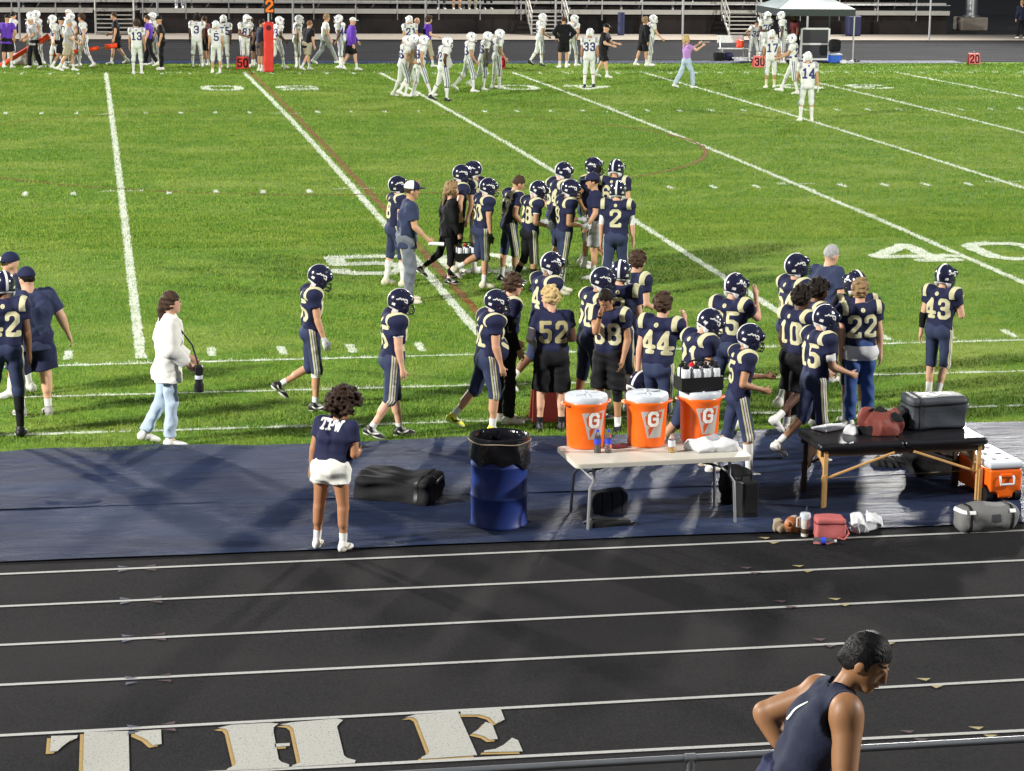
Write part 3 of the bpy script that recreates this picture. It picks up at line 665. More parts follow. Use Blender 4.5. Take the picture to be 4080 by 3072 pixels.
for n, c in dict(navycloth=(.013, .016, .05), navypants=(.028, .038, .085), creamcloth=(.57, .54, .33), whitecloth=(.68, .68, .65), blackcloth=(.006, .006, .008), greycloth=(.30, .31, .33), purplecloth=(.105, .035, .36),
                 whitepants=(.64, .66, .62), jeans=(.04, .085, .25), lightjeans=(.40, .50, .60), khaki=(.36, .32, .22), darkgold=(.34, .30, .14), greypants=(.14, .155, .185), offwhite=(.74, .74, .67), charcoal=(.035, .037, .042),
                 lilac=(.42, .22, .52), tankblue=(.012, .016, .036), greennavy=(.012, .02, .04), goldcloth=(.42, .34, .05), shadegrey=(.34, .34, .35), brownshorts=(.10, .07, .05), maroon=(.11, .015, .02), navynum=(.035, .04, .16)).items(): mat(n, c, **cl)
for n, c in dict(skin_light=(.62, .36, .24), skin_mid=(.52, .29, .17), skin_tan=(.40, .21, .11), skin_brown=(.20, .095, .05), skin_dark=(.085, .042, .026), skin_girl=(.36, .17, .085), skin_fore=(.25, .122, .054)).items(): mat(n, c, rough=.5, var=.08, vs=20, sss=.08, bump=.05, bs=120, spec=.4)
for n, c in dict(hair_brown=(.055, .032, .02), hair_dark=(.013, .009, .007), hair_blond=(.52, .38, .17), hair_light=(.26, .17, .085), hair_curl=(.030, .017, .011), hair_grey=(.36, .36, .36), hair_red=(.20, .10, .05)).items(): mat(n, c, rough=.6, var=.5, vs=60, bump=.7, bs=90, spec=.15)
mat('hair_sleek', (.0035, .003, .003), rough=.5, var=.5, vs=70, bump=.15, bs=160, spec=.22); mat('eye', (.02, .014, .012), rough=.1, var=0); mat('lip', (.34, .14, .10), rough=.45)
mat('navyshell', (.010, .011, .034), rough=.22, var=.05, coat=.7); mat('whiteshell', (.78, .79, .78), rough=.25, var=.05, coat=.6); mat('whiteplastic', (.72, .72, .70), rough=.4); mat('facemask', (.012, .012, .02), rough=.35)
mat('decal', (.62, .62, .58), rough=.4, var=.2); mat('greydecal', (.55, .57, .58), rough=.4); mat('navydecal', (.05, .06, .2), rough=.4)
mat('white_shoe', (.72, .71, .66), rough=.55, bump=.2); mat('black_shoe', (.012, .012, .014), rough=.5); mat('yellow_shoe', (.72, .74, .02), rough=.45); mat('grey_shoe', (.28, .27, .26), rough=.6); mat('cream_shoe', (.62, .58, .42), rough=.6); mat('tan_stripe', (.35, .28, .18), rough=.6)
mat('whiteglove', (.62, .63, .63), rough=.5, var=.3, vs=30); mat('blackglove', (.012, .012, .014), rough=.5)
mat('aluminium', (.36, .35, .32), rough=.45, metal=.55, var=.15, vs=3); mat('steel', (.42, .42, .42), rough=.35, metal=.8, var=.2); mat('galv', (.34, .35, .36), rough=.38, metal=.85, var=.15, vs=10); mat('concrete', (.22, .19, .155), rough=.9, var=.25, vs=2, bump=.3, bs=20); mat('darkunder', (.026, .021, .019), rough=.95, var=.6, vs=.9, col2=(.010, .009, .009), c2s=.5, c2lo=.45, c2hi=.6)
mat('dark_ground', (.012, .011, .010), rough=.95, var=.5, vs=.8)
mat('orange_plastic', (.80, .125, .004), rough=.4, var=.05, coat=.15); mat('white_lid', (.52, .56, .60), rough=.4, var=.04); mat('emblem_grey', (.42, .40, .37), rough=.45); mat('emblem_white', (.82, .82, .78), rough=.45); mat('emblem_orange', (.56, .07, .01), rough=.45)
mat('drum_blue', (.018, .040, .20), rough=.4, var=.15, vs=8, coat=.1, col2=(.03, .04, .12), c2s=9, c2lo=.6, c2hi=.75); mat('black_film', (.006, .006, .008), rough=.13, var=.1, bump=1, bs=17); mat('table_top', (.50, .48, .41), rough=.5, var=.06); mat('table_leg', (.30, .30, .31), rough=.4, metal=.5)
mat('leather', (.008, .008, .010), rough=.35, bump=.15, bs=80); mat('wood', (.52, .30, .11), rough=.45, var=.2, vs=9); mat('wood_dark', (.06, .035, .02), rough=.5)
mat('bag_black', (.012, .012, .013), spec=.2, rough=.75, var=.3, bump=.4, bs=40); mat('bag_grey', (.14, .14, .135), rough=.75, var=.2, bump=.3, bs=50); mat('bag_slate', (.040, .046, .056), rough=.6, var=.25, bump=.3, bs=40); mat('bag_pink', (.42, .105, .10), rough=.7, var=.12, bump=.2); mat('bag_red', (.17, .035, .024), rough=.7, var=.2, bump=.3)
mat('strap_white', (.7, .7, .7), rough=.6); mat('towel', (.60, .61, .62), rough=.9, var=.05, bump=.4, bs=90); mat('towel_grey', (.30, .31, .33), rough=.9, bump=.3); mat('football', (.36, .13, .045), rough=.45, bump=.4, bs=200); mat('tan', (.30, .24, .16), rough=.8)
mat('tumbler', (.62, .60, .54), rough=.4); mat('clear', (.90, .94, .97), rough=.08, trans=.95, var=0); mat('bottle_white', (.62, .64, .66), rough=.35, var=.05); mat('cola', (.03, .006, .004), rough=.12, coat=.4); mat('label_blue', (.035, .06, .55), rough=.4); mat('yellow_liquid', (.75, .42, .03), rough=.2); mat('black_plastic', (.010, .010, .011), rough=.4); mat('red_plastic', (.60, .02, .02), rough=.45); mat('red_vinyl', (.62, .035, .025), rough=.4, var=.08); mat('orange_vinyl', (.75, .06, .01), rough=.45, var=.1); mat('pink_vinyl', (.72, .10, .09), rough=.45)
mat('canopy', (.20, .24, .245), rough=.55, var=.15, vs=2); mat('valance', (.03, .04, .042), rough=.6); mat('dark_panel', (.03, .032, .034), rough=.6); mat('white_frame', (.72, .73, .72), rough=.45); mat('blue_cooler', (.012, .10, .50), rough=.4); mat('blue_pad', (.022, .026, .085), rough=.6); mat('orange_digit', (.9, .18, .01), rough=.5); mat('paper', (.78, .79, .80), rough=.7); mat('lens', (.01, .01, .012), rough=.15, coat=.5); mat('screen', (.012, .012, .016), rough=.1)
mat('track_gold', (.27, .18, .055), rough=.85, var=.3, vs=20); mat('track_white', (.33, .33, .30), rough=.9, var=.3, vs=150, bump=.5, bs=250, spec=.2, col2=(.10, .10, .095), c2s=60, c2lo=.58, c2hi=.72); mat('track_line', (.32, .32, .305), rough=.9, var=.3, vs=40, spec=.2, col2=(.12, .12, .115), c2s=30, c2lo=.6, c2hi=.75); mat('mark_yellow', (.26, .22, .10), rough=.85); mat('mark_red', (.05, .027, .03), rough=.85); mat('mark_blue', (.06, .07, .10), rough=.85)

for n_ in ('hair_sleek',):       # combed strands running from the forehead to the nape
    nt = M[n_].node_tree; tc = [x for x in nt.nodes if x.type == 'TEX_COORD'][0]; mp = nt.nodes.new('ShaderNodeMapping'); mp.inputs['Scale'].default_value = (12, 170, 60); nt.links.new(tc.outputs['Object'], mp.inputs['Vector'])
    nz = nt.nodes.new('ShaderNodeTexNoise'); nz.inputs['Scale'].default_value = 1; nz.inputs['Detail'].default_value = 6; nt.links.new(mp.outputs['Vector'], nz.inputs['Vector']); bp = [x for x in nt.nodes if x.type == 'BUMP'][0]; bp.inputs['Strength'].default_value = .8; nt.links.new(nz.outputs['Fac'], bp.inputs['Height'])
def ground_mat(name, build):
    m, nt, N, L, b = nodes(name); geo = N.new('ShaderNodeNewGeometry'); M[name] = m
    def noise(scale, detail=4, stretch=(1, 1, 1), rough=.55):
        mp = N.new('ShaderNodeMapping'); mp.inputs['Scale'].default_value = stretch; L.new(geo.outputs['Position'], mp.inputs['Vector'])
        n = N.new('ShaderNodeTexNoise'); n.inputs['Scale'].default_value = scale; n.inputs['Detail'].default_value = detail; n.inputs['Roughness'].default_value = rough; L.new(mp.outputs['Vector'], n.inputs['Vector']); return n.outputs['Fac']
    def rng(v, a, c, lo=0, hi=1):
        r = N.new('ShaderNodeMapRange'); r.inputs['From Min'].default_value = a; r.inputs['From Max'].default_value = c; r.inputs['To Min'].default_value = lo; r.inputs['To Max'].default_value = hi; L.new(v, r.inputs['Value']); return r.outputs['Result']
    def mix(f, a, c):
        x = N.new('ShaderNodeMix'); x.data_type = 'RGBA'; L.new(f, x.inputs['Factor'])
        for k, q in (('A', a), ('B', c)):
            if isinstance(q, tuple): x.inputs[k].default_value = (*q, 1)
            else: L.new(q, x.inputs[k])
        return x.outputs['Result']
    def bump(h, s, d=.02):
        x = N.new('ShaderNodeBump'); x.inputs['Strength'].default_value = s; x.inputs['Distance'].default_value = d; L.new(h, x.inputs['Height']); L.new(x.outputs['Normal'], b.inputs['Normal'])
    build(N, L, b, noise, rng, mix, bump); return m
G1, G2, G3 = (.060, .148, .020), (.178, .306, .037), (.295, .365, .068)
def g_grass(blade):
    def f(N, L, b, noise, rng, mix, bump):
        fine = noise(9, 4, (.8, 1.2, 1)); c = mix(rng(fine, .28, .70), G1, G2)
        c = mix(rng(noise(1.6, 4, (.6, 1.1, 1)), .46, .78, 0, .75), c, G3)
        c = mix(rng(noise(.16, 5, (1, .7, 1)), .36, .66, 0, .5), c, (.075, .19, .020)); c = mix(rng(noise(.33, 5, (.7, 1.2, 1), .6), .50, .70, 0, .75), c, (.27, .345, .080)); c = mix(rng(noise(.9, 5, (1, 1, 1), .65), .60, .78, 0, .55), c, (.20, .235, .06))
        b.inputs['Roughness'].default_value = .9; b.inputs['Specular IOR Level'].default_value = .06
        if blade:
            a = N.new('ShaderNodeAttribute'); a.attribute_name = 'tint'; c = mix(rng(a.outputs['Fac'], 0, 1), c, G3); c2 = N.new('ShaderNodeAttribute'); c2.attribute_name = 'paint'
            c = mix(rng(c2.outputs['Fac'], 0, 1), c, (.66, .70, .60))
        else: bump(noise(22, 5, (.8, 1.3, 1), .7), .75, .05)
        L.new(c, b.inputs['Base Color'])
    return f
ground_mat('grass', g_grass(False)); ground_mat('grass_blade', g_grass(True))
def paint_mat(col, worn):
    def f(N, L, b, noise, rng, mix, bump):
        L.new(mix(rng(noise(7, 5, (1, 1, 1), .7), .42, .72, 0, worn), col, (.16, .28, .06)), b.inputs['Base Color']); b.inputs['Roughness'].default_value = .9; b.inputs['Specular IOR Level'].default_value = .05; bump(noise(22, 4), .6, .04)
    return f
ground_mat('field_white', paint_mat((.68, .72, .62), .8)); ground_mat('field_red', paint_mat((.20, .065, .03), .9)); ground_mat('field_faint', paint_mat((.50, .56, .40), 1))
def g_track(N, L, b, noise, rng, mix, bump):
    c = mix(rng(noise(70, 4, (1, .6, 1), .75), .34, .66), (.004, .004, .0045), (.020, .0195, .0205)); c = mix(rng(noise(.55, 5, (.7, 1, 1)), .38, .68, 0, .75), c, (.020, .0195, .020)); c = mix(rng(noise(420, 2), .70, .76), c, (.16, .15, .15)); c = mix(rng(noise(60, 2), .74, .80), c, (.085, .07, .065))
    L.new(c, b.inputs['Base Color']); b.inputs['Roughness'].default_value = .9; b.inputs['Specular IOR Level'].default_value = .07; bump(noise(180, 3), .5, .008)
ground_mat('track', g_track)
def g_tarp(N, L, b, noise, rng, mix, bump):
    c = mix(rng(noise(1.4, 5, (.35, 1.6, 1)), .36, .68), (.012, .020, .052), (.024, .040, .094)); c = mix(rng(noise(2.2, 6, (.25, 2.2, 1), .7), .60, .82, 0, .6), c, (.075, .095, .135)); c = mix(rng(noise(.5, 4, (.6, 1, 1)), .55, .75, 0, .6), c, (.012, .017, .035))
    L.new(c, b.inputs['Base Color']); L.new(rng(noise(3, 4, (.4, 1.4, 1)), .3, .7, .36, .55), b.inputs['Roughness']); b.inputs['Specular IOR Level'].default_value = .13; bump(noise(3.2, 7, (.25, 2.4, 1), .7), 1.0, .11)
ground_mat('tarp', g_tarp)

# ---------------------------------------------------------------- the setting
def sheet(name, x0, x1, y0, y1, z, m, ny=1, crown=True):
    ys = np.linspace(y0, y1, ny + 1); v = [(x, y, z + (gz(y) if crown else 0)) for y in ys for x in (x0, x1)]
    f = [(2 * i, 2 * i + 1, 2 * i + 3, 2 * i + 2) for i in range(ny)]
    return tag(make(name, np.array(v), np.array(f), M[m], smooth=True), kind='structure')
sheet('ground', -400, 400, -120, 500, -.06, 'dark_ground')
sheet('grass_field', -70, 110, -5.3, 53.6, 0, 'grass', 48)
sheet('near_track', -70, 110, -17.6, -5.2, -.006, 'track')
sheet('far_track', -110, 170, 53.5, 66.9, -.004, 'track')
sheet('concrete_path', -110, 170, 66.9, 71.2, .03, 'concrete')
sheet('under_stand_ground', -110, 170, 71.2, 110, -.02, 'dark_ground')
PAINT = []      # (function, kind) so that the blades of grass standing in a line are painted too
def ragged(f, amp=.03, s=7.): return lambda x, y: f(x, y) + amp * hnoise(x * s, y * s) + amp * .7 * hnoise(x * s * 3.1, y * s * 3.1, 2)
def line(name, f, x0, x1, y0, y1, res, m='field_white', z=.004, amp=.03, blades=1.0):
    f = ragged(f, amp); v, t = patch(f, x0, x1, y0, y1, res, z)
    if not len(t): return
    PAINT.append((f, x0, x1, y0, y1, blades)); return tag(make(name, v, t, M[m], smooth=False), kind='structure')
YD = 4.572
for i in range(-2, 9):
    x = i * YD; w = .07 if i else .075
    if -60 < x < 60: line('yard_line', lambda X, Y, x=x, w=w: np.minimum(w - np.abs(X - x), np.minimum(Y - .12, 48.5 - Y)), x - .13, x + .13, 0, 48.6, .055)
    for y in (16.26, 32.51): line('hash_cross', lambda X, Y, x=x, y=y: np.minimum(.035 - np.abs(Y - y), .42 - np.abs(X - x)) * np.where(np.abs(X - x) < .1, -1, 1) - np.where(np.abs(X - x) < .1, .1, 0), x - .5, x + .5, y - .1, y + .1, .045, amp=.035)
for k in range(-14, 42):
    if k % 5 == 0: continue
    x = k * .9144
    for y, a in ((.42, .27), (15.93, .24), (32.86, .24), (48.35, .27)):
        if x < (12 if y < 1 else 20 if y < 20 else 40): line('yard_tick', lambda X, Y, x=x, y=y, a=a: np.minimum(.055 - np.abs(X - x), a - np.abs(Y - y)), x - .1, x + .1, y - a - .05, y + a + .05, .045, amp=.03)
line('sideline', lambda X, Y: .045 - np.abs(Y + .13 - .0145 * X), -13, 14, -.5, .3, .05, amp=.04)
line('coach_box_line', lambda X, Y: .04 - np.abs(Y + 2.04), -13, 14, -2.2, -1.9, .05, amp=.045)
line('coach_box_line', lambda X, Y: .04 - np.abs(Y + 3.98), -13, 14, -4.1, -3.85, .05, amp=.055, blades=.8)
line('far_sideline', lambda X, Y: .035 - np.abs(Y - 48.9), -16, 44, 48.7, 49.1, .06, amp=.05, m='field_faint')
line('halfway_line', lambda X, Y: np.minimum(.07 - np.abs(X - .235), np.minimum(Y - 1, 49.5 - Y)), .1, .4, .5, 50, .05, m='field_red', amp=.05, blades=2)
line('centre_circle', lambda X, Y: np.minimum(.055 - np.abs(np.hypot(X, Y - 24.5) - 9.15), hnoise(X * .35, Y * .35, 9) * .3 + .17 - np.where((X > 5) & (Y < 31), -.2, 0)), -9.4, 9.4, 15, 34, .06, m='field_red', amp=.05, blades=2, z=.008)
def numeral(ch, cx, y0, y1, flip, w=1.25):
    h = y1 - y0; S = strokes(ch, 1, .0, 1.0); S = S * np.array([w / .62, h * .86, w / .62, h * .86]); 
    if flip: S = -S
    cy = (y0 + y1) / 2
    def f(X, Y):
        d = np.full(X.shape, 9.)
        for a, b, c, e in S:
            dx, dy = c - a, e - b; t = np.clip(((X - cx - a) * dx + (Y - cy - b) * dy) / (dx * dx + dy * dy + 1e-9), 0, 1); d = np.minimum(d, np.hypot(X - cx - a - t * dx, Y - cy - b - t * dy))
        return .15 - d
    line('field_number', f, cx - w, cx + w, y0 - .3, y1 + .3, .06, amp=.05, z=.008)
for ln, a, b in ((0, '5', '0'), (10, '4', '0'), (20, '3', '0')):
    x = ln * .9144
    q = .5 if ln == 0 else .15; numeral(a, x - .84, 6.5 - q, 8.35 - q, False); numeral(b, x + 1.0, 6.5 - q, 8.35 - q, False)
for ln, a, b in ((0, '5', '0'), (10, '4', '0'), (20, '3', '0'), (30, '2', '0')):
    x = ln * .9144
    numeral(b, x - 1.15, 40.6, 42.4, True); numeral(a, x + 1.15, 40.6, 42.4, True)
# --- lanes of the near track
LANES = [(-9.27, .012), (-10.22, .011), (-11.24, .012), (-12.23, .004), (-13.29, .008), (-14.28, -.01)]
for y, sl in LANES:
    x0, x1 = -14, 16; v = np.array([(x0, y + sl * (x0 + 1.3) - .025, 0), (x1, y + sl * (x1 + 1.3) - .025, 0), (x1, y + sl * (x1 + 1.3) + .025, 0), (x0, y + sl * (x0 + 1.3) + .025, 0)])
    tag(make('lane_line', v, np.array([[0, 1, 2, 3]]), M['track_line']), kind='structure')
for k in range(9): sheet('lane_line', -110, 170, 54.6 + k * 1.22, 54.66 + k * 1.22, .002, 'mark_blue')
def flat(name, poly, m, z):
    b = MB(); b.add([(x, y, z) for x, y in poly], [tuple(range(len(poly)))]); o = b.build(name, M[m])
    if o.data.polygons[0].normal.z < 0: o.data.flip_normals()
    return tag(o, kind='structure')
def mark(x, y, m, s=.8, d=1):
    flat('lane_mark', [(x - .09 * s, y + .12), (x + .05 * s, y + .10), (x - .02 * s, y + .05)], m, .003); flat('lane_mark', [(x - .03 * s, y - .05), (x + .10 * s, y - .07), (x + .0 * s, y - .12)], m, .003)
for x, y in ((0.984, -9.227), (1.018, -10.159), (1.031, -11.159), (1.047, -12.202), (1.059, -13.239), (1.063, -14.302)): mark(x, y, 'mark_yellow')
for x, y in ((0.538, -10.149), (0.550, -11.156), (0.561, -12.191), (0.541, -14.299)): mark(x, y, 'mark_red')
for x, y in ((-4.948, -9.317), (-4.944, -10.264), (-4.943, -11.273), (-4.934, -12.292), (-4.936, -13.348)): flat('lane_mark', [(x - .05, y + .10), (x + .05, y + .045), (x - .04, y + .04)], 'mark_blue', .003); flat('lane_mark', [(x - .05, y - .10), (x - .04, y - .04), (x + .05, y - .045)], 'mark_blue', .003)
for x, y in ((-4.711, -9.321), (-4.687, -10.275), (-4.691, -11.274), (-4.685, -12.275), (-4.691, -13.328)): flat('lane_mark', [(x - .06, y + .05), (x + .05, y + .10), (x + .04, y + .045)], 'mark_red', .003); flat('lane_mark', [(x - .06, y - .05), (x + .04, y - .045), (x + .05, y - .10)], 'mark_red', .003)
# --- THE painted on the track
LET = [('T', [[(-5.286, -13.352), (-4.976, -13.378), (-4.985, -14.201), (-5.294, -14.167)], [(-5.514, -13.398), (-5.329, -13.411), (-5.336, -13.469), (-5.384, -13.511), (-5.431, -13.607), (-5.468, -13.702), (-5.519, -13.704)], [(-4.931, -13.385), (-4.749, -13.382), (-4.753, -13.670), (-4.815, -13.690), (-4.862, -13.555), (-4.932, -13.455)]]),
       ('H', [[(-4.290, -13.380), (-4.244, -13.361), (-3.968, -13.361), (-3.916, -13.389), (-3.952, -13.451), (-3.963, -13.530), (-3.970, -14.085), (-3.955, -14.134), (-3.908, -14.188), (-3.913, -14.248), (-4.341, -14.239), (-4.326, -14.199), (-4.280, -14.160), (-4.265, -14.116), (-4.279, -13.503), (-4.293, -13.440), (-4.350, -13.411)], [(-3.813, -13.374), (-3.490, -13.345), (-3.449, -13.382), (-3.483, -13.449), (-3.507, -13.507), (-3.519, -14.073), (-3.504, -14.127), (-3.449, -14.178), (-3.464, -14.232), (-3.895, -14.237), (-3.886, -14.206), (-3.835, -14.171), (-3.826, -14.126), (-3.819, -13.501), (-3.840, -13.437), (-3.905, -13.407)], [(-3.975, -13.782), (-3.868, -13.783), (-3.875, -13.841), (-3.978, -13.849)]]),
       ('E', [[(-2.917, -13.346), (-2.602, -13.330), (-2.607, -14.210), (-2.997, -14.227), (-2.995, -14.185), (-2.944, -14.145), (-2.925, -14.090), (-2.922, -13.450), (-2.943, -13.400), (-3.002, -13.397)], [(-2.584, -13.333), (-2.284, -13.313), (-2.294, -13.544), (-2.374, -13.615), (-2.394, -13.487), (-2.459, -13.415), (-2.591, -13.400)], [(-2.440, -13.574), (-2.399, -13.621), (-2.411, -13.923), (-2.471, -13.929), (-2.500, -13.850), (-2.572, -13.784), (-2.503, -13.698)], [(-2.307, -13.914), (-2.275, -13.968), (-2.281, -14.187), (-2.555, -14.160), (-2.541, -14.129), (-2.462, -14.112), (-2.386, -14.035)]])]
for ch, polys in LET:
    for p in polys:
        flat('track_letter_edge', [(x - .028, y - .032) for x, y in p], 'track_gold', -.001); flat('track_letter', p, 'track_white', .003)
# --- tarpaulins along the sideline
def tarp(name, y0, y1, z0, seed, x0=-16, x1=20, edge=.06):
    xs = np.arange(x0, x1, .085); ys = np.linspace(y0, y1, int((y1 - y0) / .04)); X, Y = np.meshgrid(xs, ys, indexing='ij'); r = np.random.RandomState(seed)
    t = (Y - y0) / (y1 - y0); Yw = Y + edge * (t * (hnoise(X * .9, X * 0, seed) * 1.6 + hnoise(X * 3.1, X * 0, seed + 3) * .5) + (1 - t) * hnoise(X * .7, X * 0, seed + 1) * .5)
    Z = np.zeros_like(X)
    for fx, fy, a in ((.35, 2.2, .024), (.9, 5, .018), (1.7, 9, .011), (.7, 15, .009)): n = hnoise(X * fx + Y * .4, Y * fy + X * .35, seed + int(fy)); Z += a * (.5 - np.abs(n) * 2) 
    Z = z0 + np.maximum(0, Z + .012) * np.minimum(1, np.minimum(t, 1 - t) * 12 + .25)
    v = np.stack([X.ravel(), Yw.ravel(), Z.ravel()], 1); i = np.arange(X.size).reshape(X.shape)
    q = np.stack([i[:-1, :-1].ravel(), i[1:, :-1].ravel(), i[1:, 1:].ravel(), i[:-1, 1:].ravel()], 1)
    return make(name, v, q, M['tarp'])
tag(tarp('tarpaulin', -8.97, -7.1, .006, 3), 'long navy tarpaulin strip along the black running track edge', 'tarpaulin')
tag(tarp('tarpaulin', -7.28, -4.88, .03, 5, edge=.12), 'wide navy tarpaulin strip between the grass and the nearer tarpaulin', 'tarpaulin')
tag(tarp('tarpaulin', 53.0, 54.3, .01, 8, x0=-14, x1=27.3), 'dark tarpaulin laid along the far team sideline', 'tarpaulin')
# --- blades of grass on the near part of the field
def blades(name, n, y0, y1, pw, h, w, seed, label_=None):
    r = np.random.RandomState(seed); y = y0 + (y1 - y0) * r.rand(n) ** pw; x = -7.2 - (y + 5) * .055 + (13.5 + (y + 5) * .54) * r.rand(n); far = (y + 5) * .034
    cl_ = hnoise(x * 3.5, y * 5) + .6 * hnoise(x * 9, y * 12, 3); hh = h * (.75 + .5 * r.rand(n) + .7 * cl_) * (1 + far * .2); ww = w * (.7 + .6 * r.rand(n)) * (1 + far * 1.15)
    hh = np.where(y < -4.6, hh * 1.25, hh)
    a = r.rand(n) * 6.28; le = r.rand(n) * .9; la_ = r.rand(n) * 6.28; z = gza(y)
    dx, dy = np.cos(a) * ww / 2, np.sin(a) * ww / 2; tx, ty = np.cos(la_) * le * hh, np.sin(la_) * le * hh
    v = np.empty((n, 3, 3)); v[:, 0] = np.stack([x - dx, y - dy, z - .002], 1); v[:, 1] = np.stack([x + dx, y + dy, z - .002], 1); v[:, 2] = np.stack([x + tx, y + ty, z + hh], 1)
    o = make(name, v.reshape(-1, 3), np.arange(3 * n).reshape(n, 3), M['grass_blade'])
    pa = np.zeros(n)
    for f, a0, a1, b0, b1, bl in PAINT:
        m = (x > a0) & (x < a1) & (y > b0) & (y < b1)
        if m.any() and bl <= 1: i = np.where(m)[0]; pa[i] = np.maximum(pa[i], np.clip(f(x[i], y[i]) * 30 + .2, 0, 1) * bl * (r.rand(len(i)) < .9))
        elif m.any(): i = np.where(m)[0]; hh[i] = np.where(f(x[i], y[i]) > 0, .002, hh[i])
    v[:, 2] = np.stack([x + tx, y + ty, z + hh], 1); o.data.vertices.foreach_set('co', v.astype(np.float32).ravel())
    ti = np.clip(r.rand(n) ** 4 + .25 * cl_, 0, 1)
    for nm, val in (('paint', pa), ('tint', ti)):
        at = o.data.attributes.new(nm, 'FLOAT', 'POINT'); at.data.foreach_set('value', np.repeat(val, 3).astype(np.float32))
    return tag(o, 'short mown grass of the playing field', 'grass', kind='stuff')
blades('grass_blades', 330000, -5.0, 13, 1.15, .034, .0085, 7); blades('grass_blades', 430000, 9, 53, 1.2, .034, .012, 8)
# --- far stand
def pipe(b, p, q, r=.03, n=6): b.tube([p, q], r, n)
SX0, SX1 = -16.0, 33.6; SY = 71.4
stand = empty('bleacher_stand', (0, SY, 0), 'long aluminium bleacher stand with plank rows and a front guard rail', 'bleachers')
def child(b, name, m, parent, **k):
    o = b.build(name, M[m], parent, **k); return o
for z0, h, y, t in ((.98, .20, 0, .05), (1.62, .08, .95, .28), (1.36, .1, .62, .3), (2.02, .08, 1.72, .28), (1.80, .1, 1.4, .3), (2.42, .08, 2.5, .28), (2.20, .1, 2.2, .3), (2.82, .08, 3.3, .28), (2.60, .1, 3.0, .3)):
    for xa, xb in ((-16, -4.9), (-2.9, 13.9), (15.6, 33.6)):
        if z0 > 1: xa, xb = (-16, 33.6)
        b = MB(); b.box(((xa + xb) / 2, y, z0), (xb - xa, t, h)); o = child(b, 'plank', 'aluminium', stand)
        if z0 > 1: break
b = MB(); b.box(((SX0 + SX1) / 2, .55, 1.02), (SX1 - SX0, .95, .05)); child(b, 'walkway_plank', 'aluminium', stand)
for x in np.arange(-15.6, 33.7, 1.83):
    if -5 < x < -2.8 or 13.8 < x < 15.7: continue
    b = MB(); pipe(b, (x, -.06, .62), (x, -.06, 2.15), .028); child(b, 'rail_post', 'galv', stand)
for z in (1.33, 1.62, 2.1):
    for xa, xb in ((-16, -4.9), (-2.9, 13.9), (15.6, 33.6)):
        b = MB(); pipe(b, (xa, -.06, z), (xb, -.06, z), .024); child(b, 'guard_rail', 'galv', stand)
for x in np.arange(-15.2, 33.6, 2.44):
    b = MB(); b.box((x, 1.0, .48), (.09, .09, .96)); b.box((x, 3.2, 1.2), (.09, .09, 2.4)); pipe(b, (x, .9, .1), (x + 1.0, 3.2, 1.6), .03); child(b, 'support_leg', 'steel', stand)
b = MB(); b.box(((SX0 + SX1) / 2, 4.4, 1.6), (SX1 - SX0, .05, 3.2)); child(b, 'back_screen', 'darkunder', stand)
b = MB(); b.box(((SX0 + SX1) / 2, .32, .44), (SX1 - SX0, .04, .86)); child(b, 'bank_sheet', 'darkunder', stand)  # added upright sheet standing in for the dark dirt bank below the deck
def stair(x, label, w=1.5):
    t = empty('bleacher_stair', (x, SY - .1, 0), label, 'stairs', 'stairs up to the far stand')
    for k in range(6):
        b = MB(); b.box((0, -1.35 + k * .25, .15 + k * .165), (w, .26, .04)); child(b, 'step', 'aluminium', t)
    for sx in (-1, 1):
        b = MB(); b.box((sx * (w / 2 + .03), -.72, .5), (.05, 1.75, .12), R=np.array([[1, 0, 0], [0, .835, .55], [0, -.55, .835]])); child(b, 'stringer', 'aluminium', t)
        b = MB(); X = sx * (w / 2 + .06)
        for y, z in ((-1.4, .05), (-.7, .5), (0, 1.0)): pipe(b, (X, y, z), (X, y, z + 1.0), .028)
        pipe(b, (X, -1.45, 1.0), (X, .05, 2.0), .03); pipe(b, (X, -1.45, .62), (X, .05, 1.58), .026); child(b, 'handrail', 'aluminium', t, smooth=True)
    return t
stair(-4.0, 'left aluminium stair behind the player numbered three'); stair(14.7, 'middle aluminium stair with twin white handrails beside the blue column'); stair(23.6, 'right aluminium stair seen under the canopy tent')
fence = empty('chain_link_fence', (0, 66.95, 0), 'low pipe fence with thin grey posts along the far track', 'fence')
for x in np.arange(-13.4, 62, 5.55):
    b = MB(); pipe(b, (x, 0, 0), (x, 0, 1.9), .045); child(b, 'post', 'galv', fence, smooth=True)
b = MB(); pipe(b, (-15, 0, 1.88), (70, 0, 1.88), .03); child(b, 'top_rail', 'galv', fence, smooth=True)
for mx, my, kw in MASTS:
    vis = my > 70 and mx > 0
    t = empty('floodlight_mast', (mx, my, 0), 'thick grey steel floodlight mast on a concrete block' if vis else ['tall floodlight mast beyond the far stand on the left, out of view', 'tall floodlight mast right of the home stand, out of view', 'tall floodlight mast left of the home stand, out of view'][(my < 0) + (my < 0 and mx < 0)], 'mast', 'floodlight masts')
    b = MB(); b.lathe([(.40, .58), (.40, .68), (.29, .70), (.28, 8), (.2, 24.4)], n=20); child(b, 'pole', 'galv', t, smooth=True)
    b = MB(); b.box((0, 0, .3), (1.3, 1.2, .62), b=.04); child(b, 'concrete_base', 'concrete', t)
    b = MB(); b.box((0, 0, 24.6), (4.2, .2, .15)); child(b, 'crossarm', 'steel', t)
b = MB(); b.lathe([(.15, 0), (.15, 1.0), (0, 1.0)], n=14, cap=False); tag(child(b, 'blue_column', 'blue_pad', None, smooth=True), 'dark blue padded column beside the middle stair', 'column').location = (17.941, 70.170, .03)
